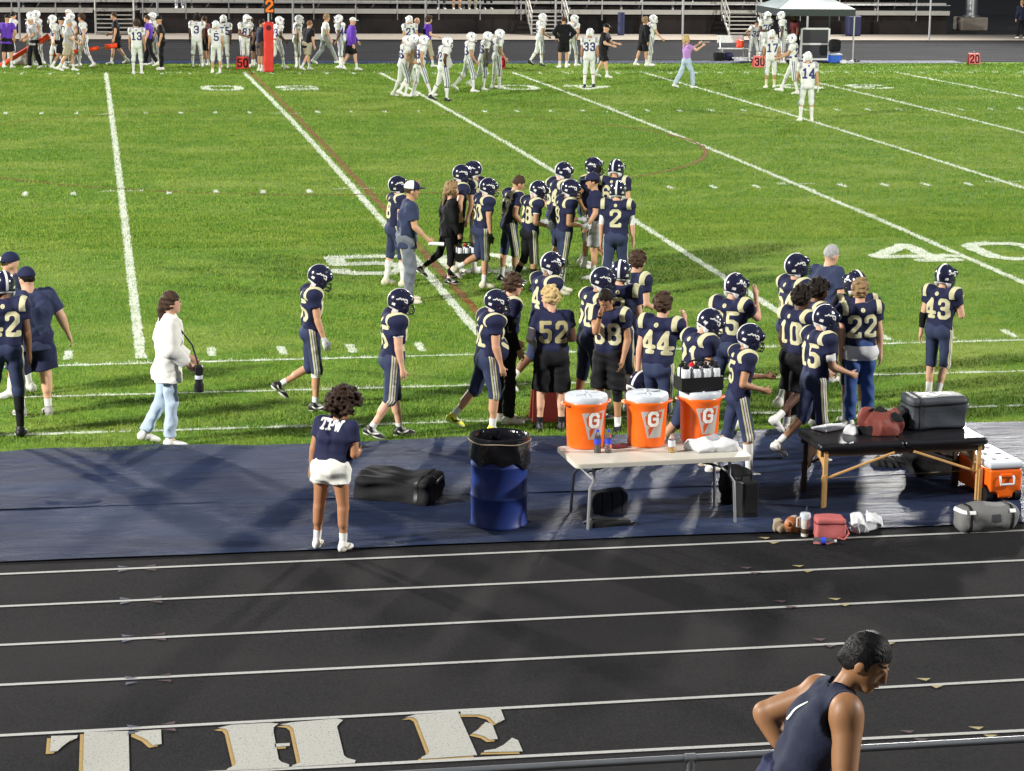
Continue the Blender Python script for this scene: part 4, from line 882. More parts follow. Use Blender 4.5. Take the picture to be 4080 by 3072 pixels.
b = MB(); b.box((0, 0, .45), (.62, .5, .9), b=.05); tag(child(b, 'padded_bin', 'blue_pad', None), 'dark blue upright bin behind the right tent leg', 'bin').location = (28.585, 70.103, .03)
# --- the near rail and the walkway of the home stand
rail = empty('near_fence', (0, -17.15, 0), 'grey pipe rail of the fence in front of the home stand', 'fence')
b = MB(); pipe(b, (-14, 0, 1.07), (16, 0, 1.07), .022, 12); child(b, 'top_rail', 'galv', rail, smooth=True)
for x in (-7.99, -4.94, -1.89, 1.16, 4.21):
    b = MB(); pipe(b, (x, 0, -.05), (x, 0, 1.045), .028, 10); child(b, 'post', 'galv', rail, smooth=True)
    b = MB(); b.lathe([(.028, -.02), (.03, .0), (.03, .035)], (x, 0, 1.03), n=12); b.tube([(x - .03, 0, 1.07), (x + .03, 0, 1.07)], .028, 12); child(b, 'rail_cap', 'galv', rail, smooth=True)
b = MB(); b.box((0, -20.3, 1.14), (26, 1.5, .06)); tag(b.build('stand_walkway', M['aluminium']), kind='structure')
for x in np.arange(-12, 13, 3):
    b = MB(); b.box((x, -20.3, .55), (.1, 1.2, 1.1)); tag(b.build('walkway_support', M['steel']), kind='structure')

# ---------------------------------------------------------------- things along the sideline
def sdf_obj(name, s, m, parent=None):
    v, f = s.mesh(); return make(name, v, f, M[m], parent)
def gput(fn, v, f, name, m, parent, push=.003, sub=1):
    a, t = clip(v, f, fn, push, sub)
    if len(t): return make(name, a, t, M[m], parent)
# --- blue drum with a bin liner
dx, dy = -1.419, -8.621
drum = empty('trash_drum', (dx, dy + .27, .01), 'blue steel drum lined with a black bin bag on the tarpaulin', 'trash can', rz=.4)
prof = [(.0, .005), (.262, .005), (.272, .015), (.272, .03), (.265, .04), (.265, .28), (.272, .29), (.272, .305), (.265, .315), (.265, .58), (.272, .59), (.272, .605), (.265, .615), (.265, .84), (.272, .86), (.262, .86), (.258, .84), (.255, .3), (0, .3)]
b = MB(); b.lathe(prof, n=40, cap=False); b.build('barrel', M['drum_blue'], drum, angle=35)
r = np.random.RandomState(4); ph = r.rand(40) * 6
def lj(i, k, a):
    w = min(1, abs(i - 7) / 7); return (1 + .022 * math.sin(a * 9 + i * 1.1) * w + .016 * math.sin(a * 17 + i * 2.3) * w, .0 + (.035 * math.sin(a * 2 + 1) + .03 * math.sin(a * 3 + .4) + .02 * math.sin(a * 7)) * (i < 4) * (4 - i) / 4)
b = MB(); b.lathe([(.288, .63), (.29, .68), (.287, .73), (.285, .78), (.288, .82), (.29, .85), (.284, .872), (.268, .876), (.252, .86), (.246, .8), (.242, .7), (.235, .55), (.2, .4), (.0, .36)], n=72, cap=False, jit=lj); b.build('bin_liner', M['black_film'], drum, smooth=True)
b = MB(); b.tube([(.296 * math.cos(a), .296 * math.sin(a), .835 + .006 * math.sin(a * 5)) for a in np.linspace(0, 6.28, 40)[:-1]], .0045, 6, closed=True); b.build('elastic_band', M['tan'], drum, smooth=True)
# --- bags
def bag(name, label, cat, c, half_, rz, m, seed, sag=.03, z=0, wr=.012, rad=.06, taper=None):
    t = empty(name, (c[0], c[1], z), label, cat, rz=rz); h = np.array(half_); s = Sdf(V(-h[0], -h[1], 0) - .06, V(h[0], h[1], 2 * h[2]) + .06, max(.009, h.max() / 45))
    s.rbox(V(0, 0, h[2]), h, rad, k=0)
    if taper: s.half(V(taper[0], 0, taper[1]), unit(V(taper[2], 0, taper[3])))
    s.wrinkle(wr, 14, seed); s.wrinkle(wr * .6, 32, seed + 1); s.half(V(0, 0, .0), V(0, 0, -1))
    v, f = s.mesh(); make('bag_body', v, f, M[m], t); return t, v, f
t, v, f = bag('duffel_bag', 'large slumped black gear bag lying on the tarpaulin beside the drum', 'bag', (-2.227, -7.265), (.40, .25, .125), -.5, 'bag_black', 3, wr=.016, rad=.05)
gput(lambda p: np.minimum(.02 - np.abs(p[:, 0] - .27), p[:, 2] - .05), v, f, 'strap', 'black_plastic', t, .006); gput(lambda p: np.minimum(.012 - np.abs(p[:, 1]), p[:, 2] - .2), v, f, 'zip', 'black_plastic', t, .004)
b = MB(); b.tube([(.33, -.12, .05), (.43, -.1, .22), (.46, .0, .27), (.43, .1, .22), (.33, .12, .06)], .016, 6); b.build('carry_handle', M['black_plastic'], t, smooth=True)
# --- folding table
tz = .68
fl, fr, rl = V(-0.775, -8.800, 0), V(0.961, -8.702, 0), V(-0.779, -8.020, 0)
tx = unit(fr - fl); ty = V(-tx[1], tx[0], 0); tl = np.linalg.norm(fr - fl); td = .74
tc = fl + tx * tl / 2 + ty * td / 2; ta = math.atan2(tx[1], tx[0])
ft = empty('folding_table', (tc[0], tc[1], 0), 'white plastic folding table carrying three orange drink coolers', 'table', rz=ta)
s = Sdf((-tl / 2 - .03, -td / 2 - .03, .6), (tl / 2 + .03, td / 2 + .03, .76), .0125); s.rbox(V(0, 0, tz - .024), V(tl / 2, td / 2, .024), .018)
P4 = [(-tl / 2, -td / 2), (tl / 2, -td / 2), (tl / 2, td / 2), (-tl / 2, td / 2)]
b = MB(); poly = []
for cx, cy, a0 in ((tl / 2 - .06, td / 2 - .06, 0), (-tl / 2 + .06, td / 2 - .06, 1.5708), (-tl / 2 + .06, -td / 2 + .06, 3.1416), (tl / 2 - .06, -td / 2 + .06, 4.7124)):
    for a in np.linspace(0, 1.5708, 6): poly.append((cx + .06 * math.cos(a0 + a), cy + .06 * math.sin(a0 + a)))
b.prism(poly, tz - .042, tz - .006); b.prism([(x * .994, y * .99) for x, y in poly], tz - .006, tz); o = b.build('table_top', M['table_top'], ft, angle=40)
for sx in (-1, 1):
    for sy in (-1, 1):
        X = sx * (tl / 2 - .2); b = MB(); b.tube([(X, sy * .27, tz - .045), (X - sx * .0, sy * .27, .48), (X + sx * .04, sy * .29, .42), (X + sx * .06, sy * .31, .01)], .0145, 8); b.build('leg', M['table_leg'], ft, smooth=True)
    X = sx * (tl / 2 - .2); b = MB(); b.tube([(X, -.27, .5), (X, .27, .5)], .011, 8); b.build('crossbar', M['table_leg'], ft, smooth=True)
    b = MB(); b.tube([(X, 0, .5), (sx * .18, 0, tz - .05)], .011, 8); b.build('brace', M['black_plastic'], ft, smooth=True)
# --- coolers
def emblem(lines): return np.array([(a[0], a[1], c[0], c[1]) for pl in lines for a, c in zip(pl[:-1], pl[1:])])
def inpoly(u, w, poly):
    d = np.full(u.shape, 9.); s_ = np.ones(u.shape); n = len(poly)
    for i in range(n):
        ax, ay = poly[i]; bx, by = poly[i - 1]; ex, ey = bx - ax, by - ay; wx, wy = u - ax, w - ay; t_ = np.clip((wx * ex + wy * ey) / (ex * ex + ey * ey), 0, 1)
        d = np.minimum(d, (wx - ex * t_) ** 2 + (wy - ey * t_) ** 2); c1 = w >= ay; c2 = w < by; c3 = ex * wy > ey * wx; s_ *= np.where((c1 & c2 & c3) | (~c1 & ~c2 & ~c3), -1, 1)
    return -s_ * np.sqrt(d)
def cooler(px, label, yaw):
    t = empty('drink_cooler', (px[0], px[1], tz), label, 'cooler', 'orange drink coolers on the folding table', rz=yaw)
    prof = [(.0, .0), (.165, .0), (.178, .012), (.184, .12), (.19, .3), (.196, .40), (.205, .415), (.207, .44), (.2, .452), (0, .452)]
    b = MB(); b.lathe(prof, n=64, cap=False); o = b.build('cooler_body', M['orange_plastic'], t, angle=40)
    rings = 60; zz = np.linspace(.01, .40, rings); ang = np.linspace(-1.2, 1.2, 90) - math.pi / 2; pr = np.array(prof[2:6])
    R_ = np.interp(zz, pr[:, 1], pr[:, 0]); A, Z = np.meshgrid(ang, zz, indexing='ij'); RR = np.interp(Z, pr[:, 1], pr[:, 0])
    sv = np.stack([(RR * np.cos(A)).ravel(), (RR * np.sin(A)).ravel(), Z.ravel()], 1); i = np.arange(A.size).reshape(A.shape); sq = np.stack([i[:-1, :-1].ravel(), i[1:, :-1].ravel(), i[1:, 1:].ravel(), i[:-1, 1:].ravel()], 1)
    U = lambda p: ((np.arctan2(p[:, 1], p[:, 0]) + math.pi / 2) * .19, p[:, 2] - .235)
    shield = [(-.125, .125), (.125, .145), (.085, -.13), (-.06, -.13), (-.095, .02)]
    bolt = [(-.085, .08), (-.01, .115), (.09, .125), (.085, .06), (.035, .045), (-.045, -.125), (-.052, -.04), (-.015, -.01), (-.07, -.0)]
    bo = lambda p: inpoly(*U(p), bolt); sh_ = lambda p: inpoly(*U(p), shield)
    gS = strokes('G', .125, .1, 1.15) + np.array([.0, .055, .0, .055]); gd = lambda p: .0155 - sdist(*U(p), gS)
    gput(lambda p: np.minimum(sh_(p), np.minimum(-bo(p), -gd(p) - .008)), sv, sq, 'emblem_shield', 'emblem_grey', t, .0015, 0); gput(lambda p: np.minimum(bo(p), -gd(p)), sv, sq, 'emblem_bolt', 'emblem_orange', t, .0018, 0); gput(gd, sv, sq, 'emblem_letter', 'emblem_white', t, .0028, 0)
    b = MB(); b.lathe([(0, .45), (.203, .45), (.206, .462), (.206, .492), (.198, .508), (.17, .512), (.0, .508)], n=56, cap=False); b.build('lid', M['white_lid'], t, angle=40)
    for a in (.3, 1.35, 2.4):
        b = MB(); b.box((0, 0, .513), (.30, .022, .014), rz=a, b=.004); b.build('lid_rib', M['white_lid'], t)
    for sx in (-1, 1):
        b = MB(); b.tube([(sx * .19, -.06, .425), (sx * .235, -.045, .432), (sx * .245, 0, .432), (sx * .235, .045, .432), (sx * .19, .06, .425)], .014, 8); b.build('handle', M['orange_plastic'], t, smooth=True)
    b = MB(); b.lathe([(.018, 0), (.018, .05)], (0, .2, .06), n=10); b.build('spigot', M['white_lid'], t)
    return t
def onT(u, v, r=.0): 
    return None
c1, c2, c3 = V(-0.562, -8.248), V(0.034, -8.260), V(0.582, -8.179)
cooler(c1 + V(.03, .17), 'leftmost of the three orange coolers, behind the two cola bottles', .24); cooler(c2 + V(.03, .17), 'middle of the three orange coolers, next to the yellow drink bottle', .12); cooler(c3 + V(.03, .17), 'rightmost orange cooler with a black bottle carrier on its lid', .2)
# --- bottle carriers
def carrier(loc, label, rz, n=(3, 2)):
    t = empty('bottle_carrier', loc, label, 'bottle carrier', 'black carriers full of squeeze bottles', rz=rz)
    w, d = n[0] * .105, n[1] * .105
    b = MB()
    b.box((0, 0, .008), (w, d, .016)); 
    for sy in (-1, 1): b.box((0, sy * d / 2, .075), (w + .012, .008, .12))
    for sx in (-1, 1): b.box((sx * w / 2, 0, .075), (.008, d - .009, .12))
    b.build('crate', M['black_plastic'], t)
    b = MB(); b.tube([(-w / 2 + .02, 0, .1), (-w / 2 + .02, 0, .25), (-.06, 0, .285), (.06, 0, .285), (w / 2 - .02, 0, .25), (w / 2 - .02, 0, .1)], .009, 6); b.build('carry_handle', M['black_plastic'], t, smooth=True)
    for i in range(n[0]):
        for j in range(n[1]):
            c = ((i - (n[0] - 1) / 2) * .103, (j - (n[1] - 1) / 2) * .103, 0); b = MB(); b.lathe([(.0, .02), (.036, .02), (.043, .14), (.043, .20), (.034, .215), (0, .215)], c, n=14, cap=False); bo = b.build('bottle', M['bottle_white'], t, angle=40)
            b = MB(); b.lathe([(.034, .212), (.034, .235), (.013, .25), (.010, .28), (0, .281)], c, n=12, cap=False); b.build('bottle_cap', M['red_plastic' if (i, j) == (1, 1) else 'black_plastic'], bo, angle=40)
    return t
carrier((c3[0] + .0, c3[1] + .14, tz + .521), 'black carrier of clear squeeze bottles standing on the right cooler', .12, (4, 2))
# --- bottles and cloth on the folding table
def cola(u, label, full):
    t = empty('cola_bottle', (*u, tz), label, 'bottle', 'cola bottles on the folding table')
    pr = [(0, 0), (.03, .0), (.034, .01), (.032, .05), (.034, .09), (.034, .135), (.03, .165), (.014, .195), (.0125, .215)]
    b = MB(); b.lathe(pr, n=18, cap=False); b.build('bottle_body', M['clear'], t, smooth=True)
    z1 = .17 if full else .035; q = [(r_ * .93, z) for r_, z in pr if z <= z1]; q.append((np.interp(z1, [z for _, z in pr], [r_ for r_, _ in pr]) * .93, z1)); q.append((0, z1)); b = MB(); b.lathe([(r_, max(z, .003)) for r_, z in q], n=18, cap=False); b.build('drink', M['cola'], t, smooth=True)
    b = MB(); b.lathe([(.0352, .088), (.0352, .137)], n=18, cap=False); b.build('bottle_label', M['label_blue'], t, smooth=True)
    b = MB(); b.lathe([(.015, .205), (.015, .225), (.0, .226)], n=12, cap=False); b.build('bottle_cap', M['label_blue'], t, angle=40)
cola((-0.477, -8.363), 'full cola bottle with a blue label, left of the two', True); cola((-0.376, -8.376), 'nearly empty cola bottle with a blue label, right of the two', False)
t = empty('drink_bottle', (0.228, -8.437, tz), 'clear bottle with a little yellow drink left on the folding table', 'bottle')
b = MB(); b.lathe([(0, 0), (.032, 0), (.034, .01), (.033, .13), (.026, .155), (.018, .165), (.018, .18)], n=18, cap=False); b.build('bottle_body', M['clear'], t, smooth=True)
b = MB(); b.lathe([(0, .004), (.031, .004), (.0315, .045), (0, .045)], n=18, cap=False); b.build('drink', M['yellow_liquid'], t, smooth=True)
b = MB(); b.lathe([(.0345, .06), (.0345, .12)], n=18, cap=False); b.build('bottle_label', M['bottle_white'], t, smooth=True)
def crumple(name, label, cat, c, size, z, m, seed, wr=.03, rz=0, col2=None, group=None):
    t = empty(name, (c[0], c[1], z), label, cat, rz=rz); h = np.array(size) / 2; s = Sdf(V(-h[0], -h[1], 0) - .05, V(h[0], h[1], 2 * h[2]) + .07, max(.008, h.max() / 34)); r = np.random.RandomState(seed)
    for k in range(9): q = r.normal(size=2) * .4; s.ell(V(q[0] * h[0], q[1] * h[1], h[2] * .35), V(h[0] * .55, h[1] * .55, h[2] * (.6 + .9 * r.rand())), k=.02)
    s.wrinkle(wr * .7, 20, seed); s.fold(wr * 1.1, 46, seed + 1, 1); s.half(V(0, 0, 0), V(0, 0, -1)); v, f = s.mesh(); make('cloth', v, f, M[m], t)
    if col2: gput(lambda p: hnoise(p[:, 0] * 7 + 3, p[:, 2] * 9 + p[:, 1] * 6, seed) - .08, v, f, 'dark_patch', col2, t, .004)
    return t
crumple('jersey_heap', 'crumpled white and grey jersey on the right end of the folding table', 'cloth', (0.651, -8.380), (.50, .26, .17), tz, 'towel', 5, .010, .1, 'towel_grey')
t = crumple('red_wrapper', 'dark red crumpled wrapper between the left and middle coolers', 'wrapper', (-0.240, -8.205), (.14, .09, .04), tz, 'maroon', 8, .008)
# --- under the folding table
t, v, f = bag('backpack', 'grey quilted backpack under the folding table', 'backpack', (-0.298, -8.126), (.19, .11, .125), .1, 'charcoal', 6, rad=.06, wr=.012)
for x in (-.1, 0, .1): gput(lambda p, x=x: np.minimum(.007 - np.abs(p[:, 0] - x), p[:, 2] - .05), v, f, 'seam', 'bag_black', t, .003)
t, v, f = bag('waist_bag', 'flat black strap bag lying in front of the grey backpack', 'bag', (-0.396, -8.616), (.2, .07, .045), .05, 'bag_black', 7, rad=.03, wr=.014)
b = MB(); b.tube([(-.2, 0, .03), (-.27, -.02, .08), (-.2, -.05, .12), (-.1, -.05, .09)], .008, 6); b.build('strap', M['black_plastic'], t, smooth=True); b = MB(); b.tube([(.2, 0, .03), (.25, -.03, .07), (.2, -.06, .03), (.1, -.07, .02)], .008, 6); b.build('strap', M['black_plastic'], t, smooth=True)
t = empty('hard_case', (1.009, -8.510, .01), 'black upright hard case at the right end of the folding table', 'case', rz=.15)
b = MB(); b.box((0, .12, .185), (.17, .24, .36), b=.015); b.build('case_body', M['black_plastic'], t); b = MB(); b.box((0, -.003, .2), (.13, .006, .28), b=.002); b.build('case_panel', M['bag_black'], t)
b = MB(); b.tube([(-.05, .12, .36), (-.05, .12, .41), (.05, .12, .41), (.05, .12, .36)], .009, 6); b.build('handle', M['black_plastic'], t, smooth=True)
t, v, f = bag('backpack', 'slumped black backpack behind the table leg and hard case', 'backpack', (0.992, -7.953), (.13, .11, .2), .3, 'bag_black', 9, rad=.08, wr=.02)
# --- massage table
mz = .65
ml, mr = V(1.773, -8.229, 0), V(3.541, -8.164, 0); mx_ = unit(mr - ml); my_ = V(-mx_[1], mx_[0], 0); mw = np.linalg.norm(mr - ml); md = .68; mc = ml + mx_ * mw / 2 + my_ * md / 2
mt = empty('massage_table', (mc[0], mc[1], 0), 'black padded treatment table on pale wooden legs', 'treatment table', rz=math.atan2(mx_[1], mx_[0]))
for sx in (-1, 1):
    s = Sdf((-mw / 2 - .02 if sx < 0 else -.02, -md / 2 - .02, mz - .09), (.02 if sx < 0 else mw / 2 + .02, md / 2 + .02, mz + .02), .014); s.rbox(V(sx * mw / 4, 0, mz - .035), V(mw / 4 - .003, md / 2, .04), .034); s.wrinkle(.003, 22, 2); sdf_obj('cushion', s, 'leather', mt)
b = MB(); b.box((0, -md / 2 + .05, mz - .1), (mw - .06, .02, .06)); b.box((0, md / 2 - .05, mz - .1), (mw - .06, .02, .06)); b.build('frame', M['wood_dark'], mt)
for sx in (-1, 1):
    for sy in (-1, 1):
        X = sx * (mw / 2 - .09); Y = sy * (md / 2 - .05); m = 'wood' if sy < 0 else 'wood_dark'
        b = MB(); b.box((X + sx * .01, Y, .32), (.045, .03, .62), b=.004); lg = b.build('leg', M[m], mt); b = MB(); b.box((X + sx * .03, Y - .018, .17), (.04, .018, .33), b=.004); b.build('leg_extension', M[m], lg)
        b = MB(); b.tube([(X, Y, .30), (sx * .1, Y + sy * .02, mz - .11)], .014, 6); b.build('brace', M[m], mt)
    X = sx * (mw / 2 - .105); b = MB(); pl = [(-md / 2 + .09, .30)] + [(-.0 + (md / 2 - .12) * math.cos(a), .36 + .17 * math.sin(a)) for a in np.linspace(math.pi, 0, 14)] + [(md / 2 - .09, .30), (md / 2 - .09, .60), (-md / 2 + .09, .60)]
    pl = [(-.24, .28), (-.24, .56)] + [(.26 * math.cos(a), .40 + .18 * math.sin(a)) for a in np.linspace(2.6, .54, 12)] + [(.24, .56), (.24, .28)] + [(.2 * math.cos(a), .30 + .16 * math.sin(a)) for a in np.linspace(.1, 3.04, 12)]
    b.prism(pl, -.009, .009, axes=((0, 1, 0), (0, 0, 1), (1, 0, 0)), o=(X, 0, 0)); b.build('arch_panel', M['wood'], mt)
b = MB(); b.tube([(-mw / 2 + .1, 0, .22), (mw / 2 - .1, 0, .24)], .004, 5); b.build('cable', M['tan'], mt)
def onM(u, v): return None
b = MB(); b.box((0, 0, .018), (.3, .2, .02), rz=.5, b=.004); b.box((.08, .03, .032), (.2, .12, .014), rz=.2, b=.004)
tag(b.build('paper_stack', M['paper']), 'white papers lying on the left of the treatment table', 'papers').location = (2.067, -7.586, mz)
crumple('tissue', 'small crumpled white tissue on the treatment table', 'tissue', (2.224, -7.811), (.15, .12, .09), mz + .002, 'towel', 12, .014)
t = crumple('red_bag', 'soft red and black bag heaped on the treatment table', 'bag', (2.530, -7.790), (.42, .28, .28), mz + .002, 'bag_red', 14, .02, 0, 'bag_black')
t, v, f = bag('equipment_bag', 'big dark slate equipment bag on the right of the treatment table', 'bag', V(3.151, -7.768) + V(0, .16), (.30, .17, .165), .05, 'bag_slate', 15, z=mz + .002, rad=.045, wr=.008)
gput(lambda p: .008 - np.abs(p[:, 2] - .265 - .012 * np.sin(p[:, 0] * 4)), v, f, 'zip', 'black_plastic', t, .005); gput(lambda p: np.minimum(.012 - np.abs(p[:, 0] + .2), p[:, 2] - .03), v, f, 'strap', 'charcoal', t, .005); gput(lambda p: np.minimum(np.minimum(.16 - np.abs(p[:, 0]), .08 - np.abs(p[:, 1])), np.minimum(p[:, 2] - .3, hnoise(p[:, 0] * 30, p[:, 1] * 34) - .02)), v, f, 'printed_patch', 'decal', t, .003)
b = MB(); b.tube([(.29, -.05, .2), (.36, -.04, .23), (.36, .04, .23), (.29, .05, .2)], .01, 6); b.build('carry_handle', M['strap_white'], t, smooth=True); b = MB(); b.box((-.33, 0, .12), (.09, .2, .2), b=.03); b.build('end_pocket', M['bag_black'], t)
t, v, f = bag('backpack', 'black backpack sitting under the treatment table', 'backpack', (3.327, -7.113), (.24, .16, .19), .2, 'bag_black', 17, rad=.09, wr=.022)
t = crumple('dark_coat', 'black coat heaped on the tarpaulin under the treatment table', 'coat', (3.161, -6.732), (.6, .4, .14), .03, 'bag_black', 19, .02); 
b = MB(); b.lathe([(0, 0), (.03, 0), (.03, .16), (.016, .19), (0, .19)], n=12, cap=False); o = b.build('orange_bottle', M['orange_vinyl'], None, smooth=True); tag(o, 'orange bottle lying under the treatment table', 'bottle'); o.location = (3.196, -6.492, .16); o.rotation_euler = (0, 1.5, .2)
# --- wheeled ice chest
ic = V(3.651, -8.227); t = empty('ice_chest', (ic[0] + .03, ic[1] + .36, .012), 'orange wheeled ice chest with a white lid beside the treatment table', 'ice chest', rz=.06)
s = Sdf((-.2, -.42, -.0), (.2, .42, .4), .0125); s.rbox(V(0, 0, .19), V(.175, .38, .155), .03); 
for sx in (-1, 1): s.cone(V(sx * .19, -.28, .06), V(sx * .12, -.28, .06), .1, .1, k=0, op='s')
sdf_obj('chest_body', s, 'orange_plastic', t)
s = Sdf((-.2, -.42, .32), (.2, .42, .46), .0125); s.rbox(V(0, 0, .375), V(.185, .39, .035), .022)
for sx in (-1, 1):
    for yy in (-.24, -.02, .22): s.cone(V(sx * .07, yy, .42), V(sx * .07, yy, .40), .038, .034, k=0, op='s')
sdf_obj('lid', s, 'white_lid', t)
for sx in (-1, 1): b = MB(); b.tube([(sx * .185, -.28, .06), (sx * .12, -.28, .06)], .075, 18); b.build('wheel', M['black_plastic'], t, angle=40)
b = MB(); b.tube([(-.07, -.385, .27), (-.075, -.405, .25), (-.07, -.41, .19), (.07, -.41, .19), (.075, -.405, .25), (.07, -.385, .27)], .012, 8); b.build('handle', M['white_lid'], t, smooth=True)
b = MB(); b.box((0, -.384, .275), (.12, .02, .035), b=.006); b.build('handle_mount', M['orange_plastic'], t)
# --- bits at the edge of the track
t, v, f = bag('duffel_bag', 'grey canvas duffel bag with white clips at the edge of the track', 'bag', (3.138, -9.121), (.30, .13, .13), .08, 'bag_grey', 21, rad=.09, wr=.016)
gput(lambda p: np.minimum(np.minimum(.045 - np.abs(p[:, 0] - .05), .035 - np.abs(p[:, 2] - .14)), -p[:, 1]), v, f, 'patch', 'charcoal', t, .004)
for x in (-.2, .22): gput(lambda p, x=x: .013 - np.abs(p[:, 0] - x), v, f, 'strap', 'bag_black', t, .005)
for x in (-.27, -.19, .22): gput(lambda p, x=x: np.minimum(.03 - np.abs(p[:, 0] - x), .014 - np.abs(p[:, 2] - .2)), v, f, 'clip', 'strap_white', t, .008)
t, v, f = bag('soft_cooler', 'dusty pink zipped lunch cooler at the track edge', 'lunch bag', (1.569, -9.197), (.145, .1, .105), -.12, 'bag_pink', 23, rad=.035, wr=.005)
gput(lambda p: .006 - np.abs(p[:, 2] - .155), v, f, 'zip', 'maroon', t, .004); b = MB(); b.tube([(.14, -.04, .14), (.17, -.09, .06), (.12, -.13, .015), (.06, -.13, .03)], .009, 6); b.build('strap', M['bag_pink'], t, smooth=True)
t = empty('tumbler', (1.359, -9.119, 0), 'white insulated tumbler with a handle and straw by the pink lunch bag', 'tumbler', rz=.2)
b = MB(); b.lathe([(0, 0), (.034, 0), (.036, .08), (.048, .1), (.05, .2), (.046, .215), (0, .22)], n=24, cap=False); b.build('cup', M['tumbler'], t, angle=40); b = MB(); b.lathe([(.0495, .16), (.0515, .17), (.0515, .2), (.047, .222), (0, .226)], n=24, cap=False); b.build('lid', M['white_lid'], t, angle=40)
b = MB(); b.tube([(.01, 0, .22), (.012, 0, .285)], .0045, 8); b.build('straw', M['clear'], t, smooth=True); b = MB(); b.tube([(-.045, 0, .19), (-.085, -.0, .18), (-.085, 0, .10), (-.042, 0, .09)], .009, 8); b.build('handle', M['tumbler'], t, smooth=True)
b = MB(); b.lathe([(.0365, .03), (.038, .075)], n=20, cap=False); b.build('brown_band', M['wood_dark'], t, smooth=True)
s = Sdf((-.16, -.1, -.1), (.16, .1, .1), .008); s.ell(V(0, 0, 0), V(.095, .08, .08), k=0); s.cone(V(-.13, 0, 0), V(.13, 0, 0), .02, .02, k=.09); v, f = s.mesh(); t = empty('football', (1.280, -9.011, .085), 'brown leather football lying beside the white tumbler', 'football', rz=.9); o = make('ball', v, f, M['football'], t); o.rotation_euler = (0, .25, 0)
for x in (-.03, -.01, .01, .03): gput(lambda p, x=x: np.minimum(np.minimum(.005 - np.abs(p[:, 0] - x), .022 - np.abs(p[:, 1])), p[:, 2]), v, f, 'lace', 'whitecloth', t, .004)
crumple('tan_glove', 'small tan crumpled glove left of the football', 'glove', (1.203, -8.936), (.11, .1, .09), .0, 'tan', 25, .02)
crumple('white_towel', 'crumpled white towel on the track edge right of the pink lunch bag', 'towel', (1.994, -8.963), (.30, .22, .17), .0, 'towel', 27, .03)
t = empty('water_bottle', (1.452, -9.418, .033), 'clear water bottle lying on its side before the pink lunch bag', 'bottle', rz=-.25); lay = np.array([[0, 0, 1], [0, 1, 0], [1, 0, 0]])
for nm, pr, m in (('bottle_body', [(0, -.1), (.032, -.1), (.033, .04), (.014, .085), (.013, .1)], 'clear'), ('bottle_label', [(.0335, -.03), (.0335, .015)], 'label_blue'), ('bottle_cap', [(.015, .095), (.015, .115), (0, .115)], 'white_lid')): b = MB(); b.lathe(pr, n=16, cap=False); o = b.build(nm, M[nm and m], t, smooth=True); o.rotation_euler = (0, 1.5708, 0)
# --- markers
def marker(loc, label, m, rz, txt=None, w=.40, h=.42, num='blackcloth', lean=.1):
    t = empty('sideline_marker', loc, label, 'sideline marker', 'red sideline markers', rz=rz)
    for sg in (-1, 1):
        b = MB(); A = ((1, 0, 0), (0, sg * .42, .9), (0, sg * .9, -.42)); n = math.hypot(.42, .9); A = ((1, 0, 0), (0, -sg * .18, .98), (0, .98, sg * .18)); b.prism([(-w / 2 - .02, 0), (w / 2 + .02, 0), (w / 2, h), (-w / 2, h)], -.02, .02, axes=A, o=(0, sg * .11, 0)); b.build('panel', M[m], t)
        if txt:
            S = strokes(txt, h * .62, .15, .9); v, f = patch(lambda x, y: .024 - sdist(x, y, S), -w / 2, w / 2, -h / 2, h / 2, .02, 0, False); 
            if len(f):
                Ax = np.array(A); v2 = np.array([0, sg * .11, 0]) + (v[:, :1] * (1 if sg < 0 else -1)) * Ax[0] + (v[:, 1:2] + h / 2) * Ax[1] + sg * .024 * Ax[2]; make('number', v2, f, M[num], t, False)
    b = MB(); b.tube([(-.06, 0, h - .01), (-.04, 0, h + .05), (.04, 0, h + .05), (.06, 0, h - .01)], .01, 6); b.build('handle', M['black_plastic'], t, smooth=True)
    return t
marker((-0.060, -4.002, 0), 'red marker standing behind the blond player in black shorts', 'pink_vinyl', 0, None, .40, .40)
marker((0.078, 50.675, 0), 'red marker on the far sideline at the fifty yard line', 'red_vinyl', 0, '50'); marker((9.062, 50.776, 0), 'red marker beside the far white player at the forty', 'red_vinyl', 0, '40'); marker((18.630, 51.107, 0), 'red marker numbered thirty in front of the far bench', 'pink_vinyl', 0, '30'); marker((27.370, 52.546, 0), 'red marker numbered twenty alone at the right of the far sideline', 'pink_vinyl', 0, '20')
# --- down marker and chains
dm = empty('down_marker', (0.851, 48.959, 0), 'down marker pole with red pad and black box showing an orange 2', 'down marker')
s = Sdf((-.2, -.16, 0), (.2, .16, 1.75), .02); s.rbox(V(0, 0, .85), V(.165, .10, .84), .07); s.wrinkle(.006, 12, 3); o = sdf_obj('pad', s, 'red_vinyl', dm); v, f = s.mesh(); gput(lambda p: np.minimum(.09 - np.hypot(p[:, 0], p[:, 2] - 1.5), -p[:, 1]), v, f, 'round_patch', 'maroon', dm, .004)
b = MB(); b.tube([(0, 0, 1.6), (0, 0, 2.0)], .03, 8); b.build('pole', M['steel'], dm, smooth=True)
b = MB(); b.box((.03, 0, 2.22), (.34, .06, .50), b=.02); b.build('number_box', M['black_plastic'], dm)
S = strokes('2', .34, .1, 1.1); v, f = patch(lambda x, y: .035 - sdist(x, y, S), -.2, .2, -.25, .25, .02, 0, False); make('digit', np.stack([v[:, 0] + .03, 0 * v[:, 0] - .033, v[:, 1] + 2.22], 1), f, M['orange_digit'], dm, False)
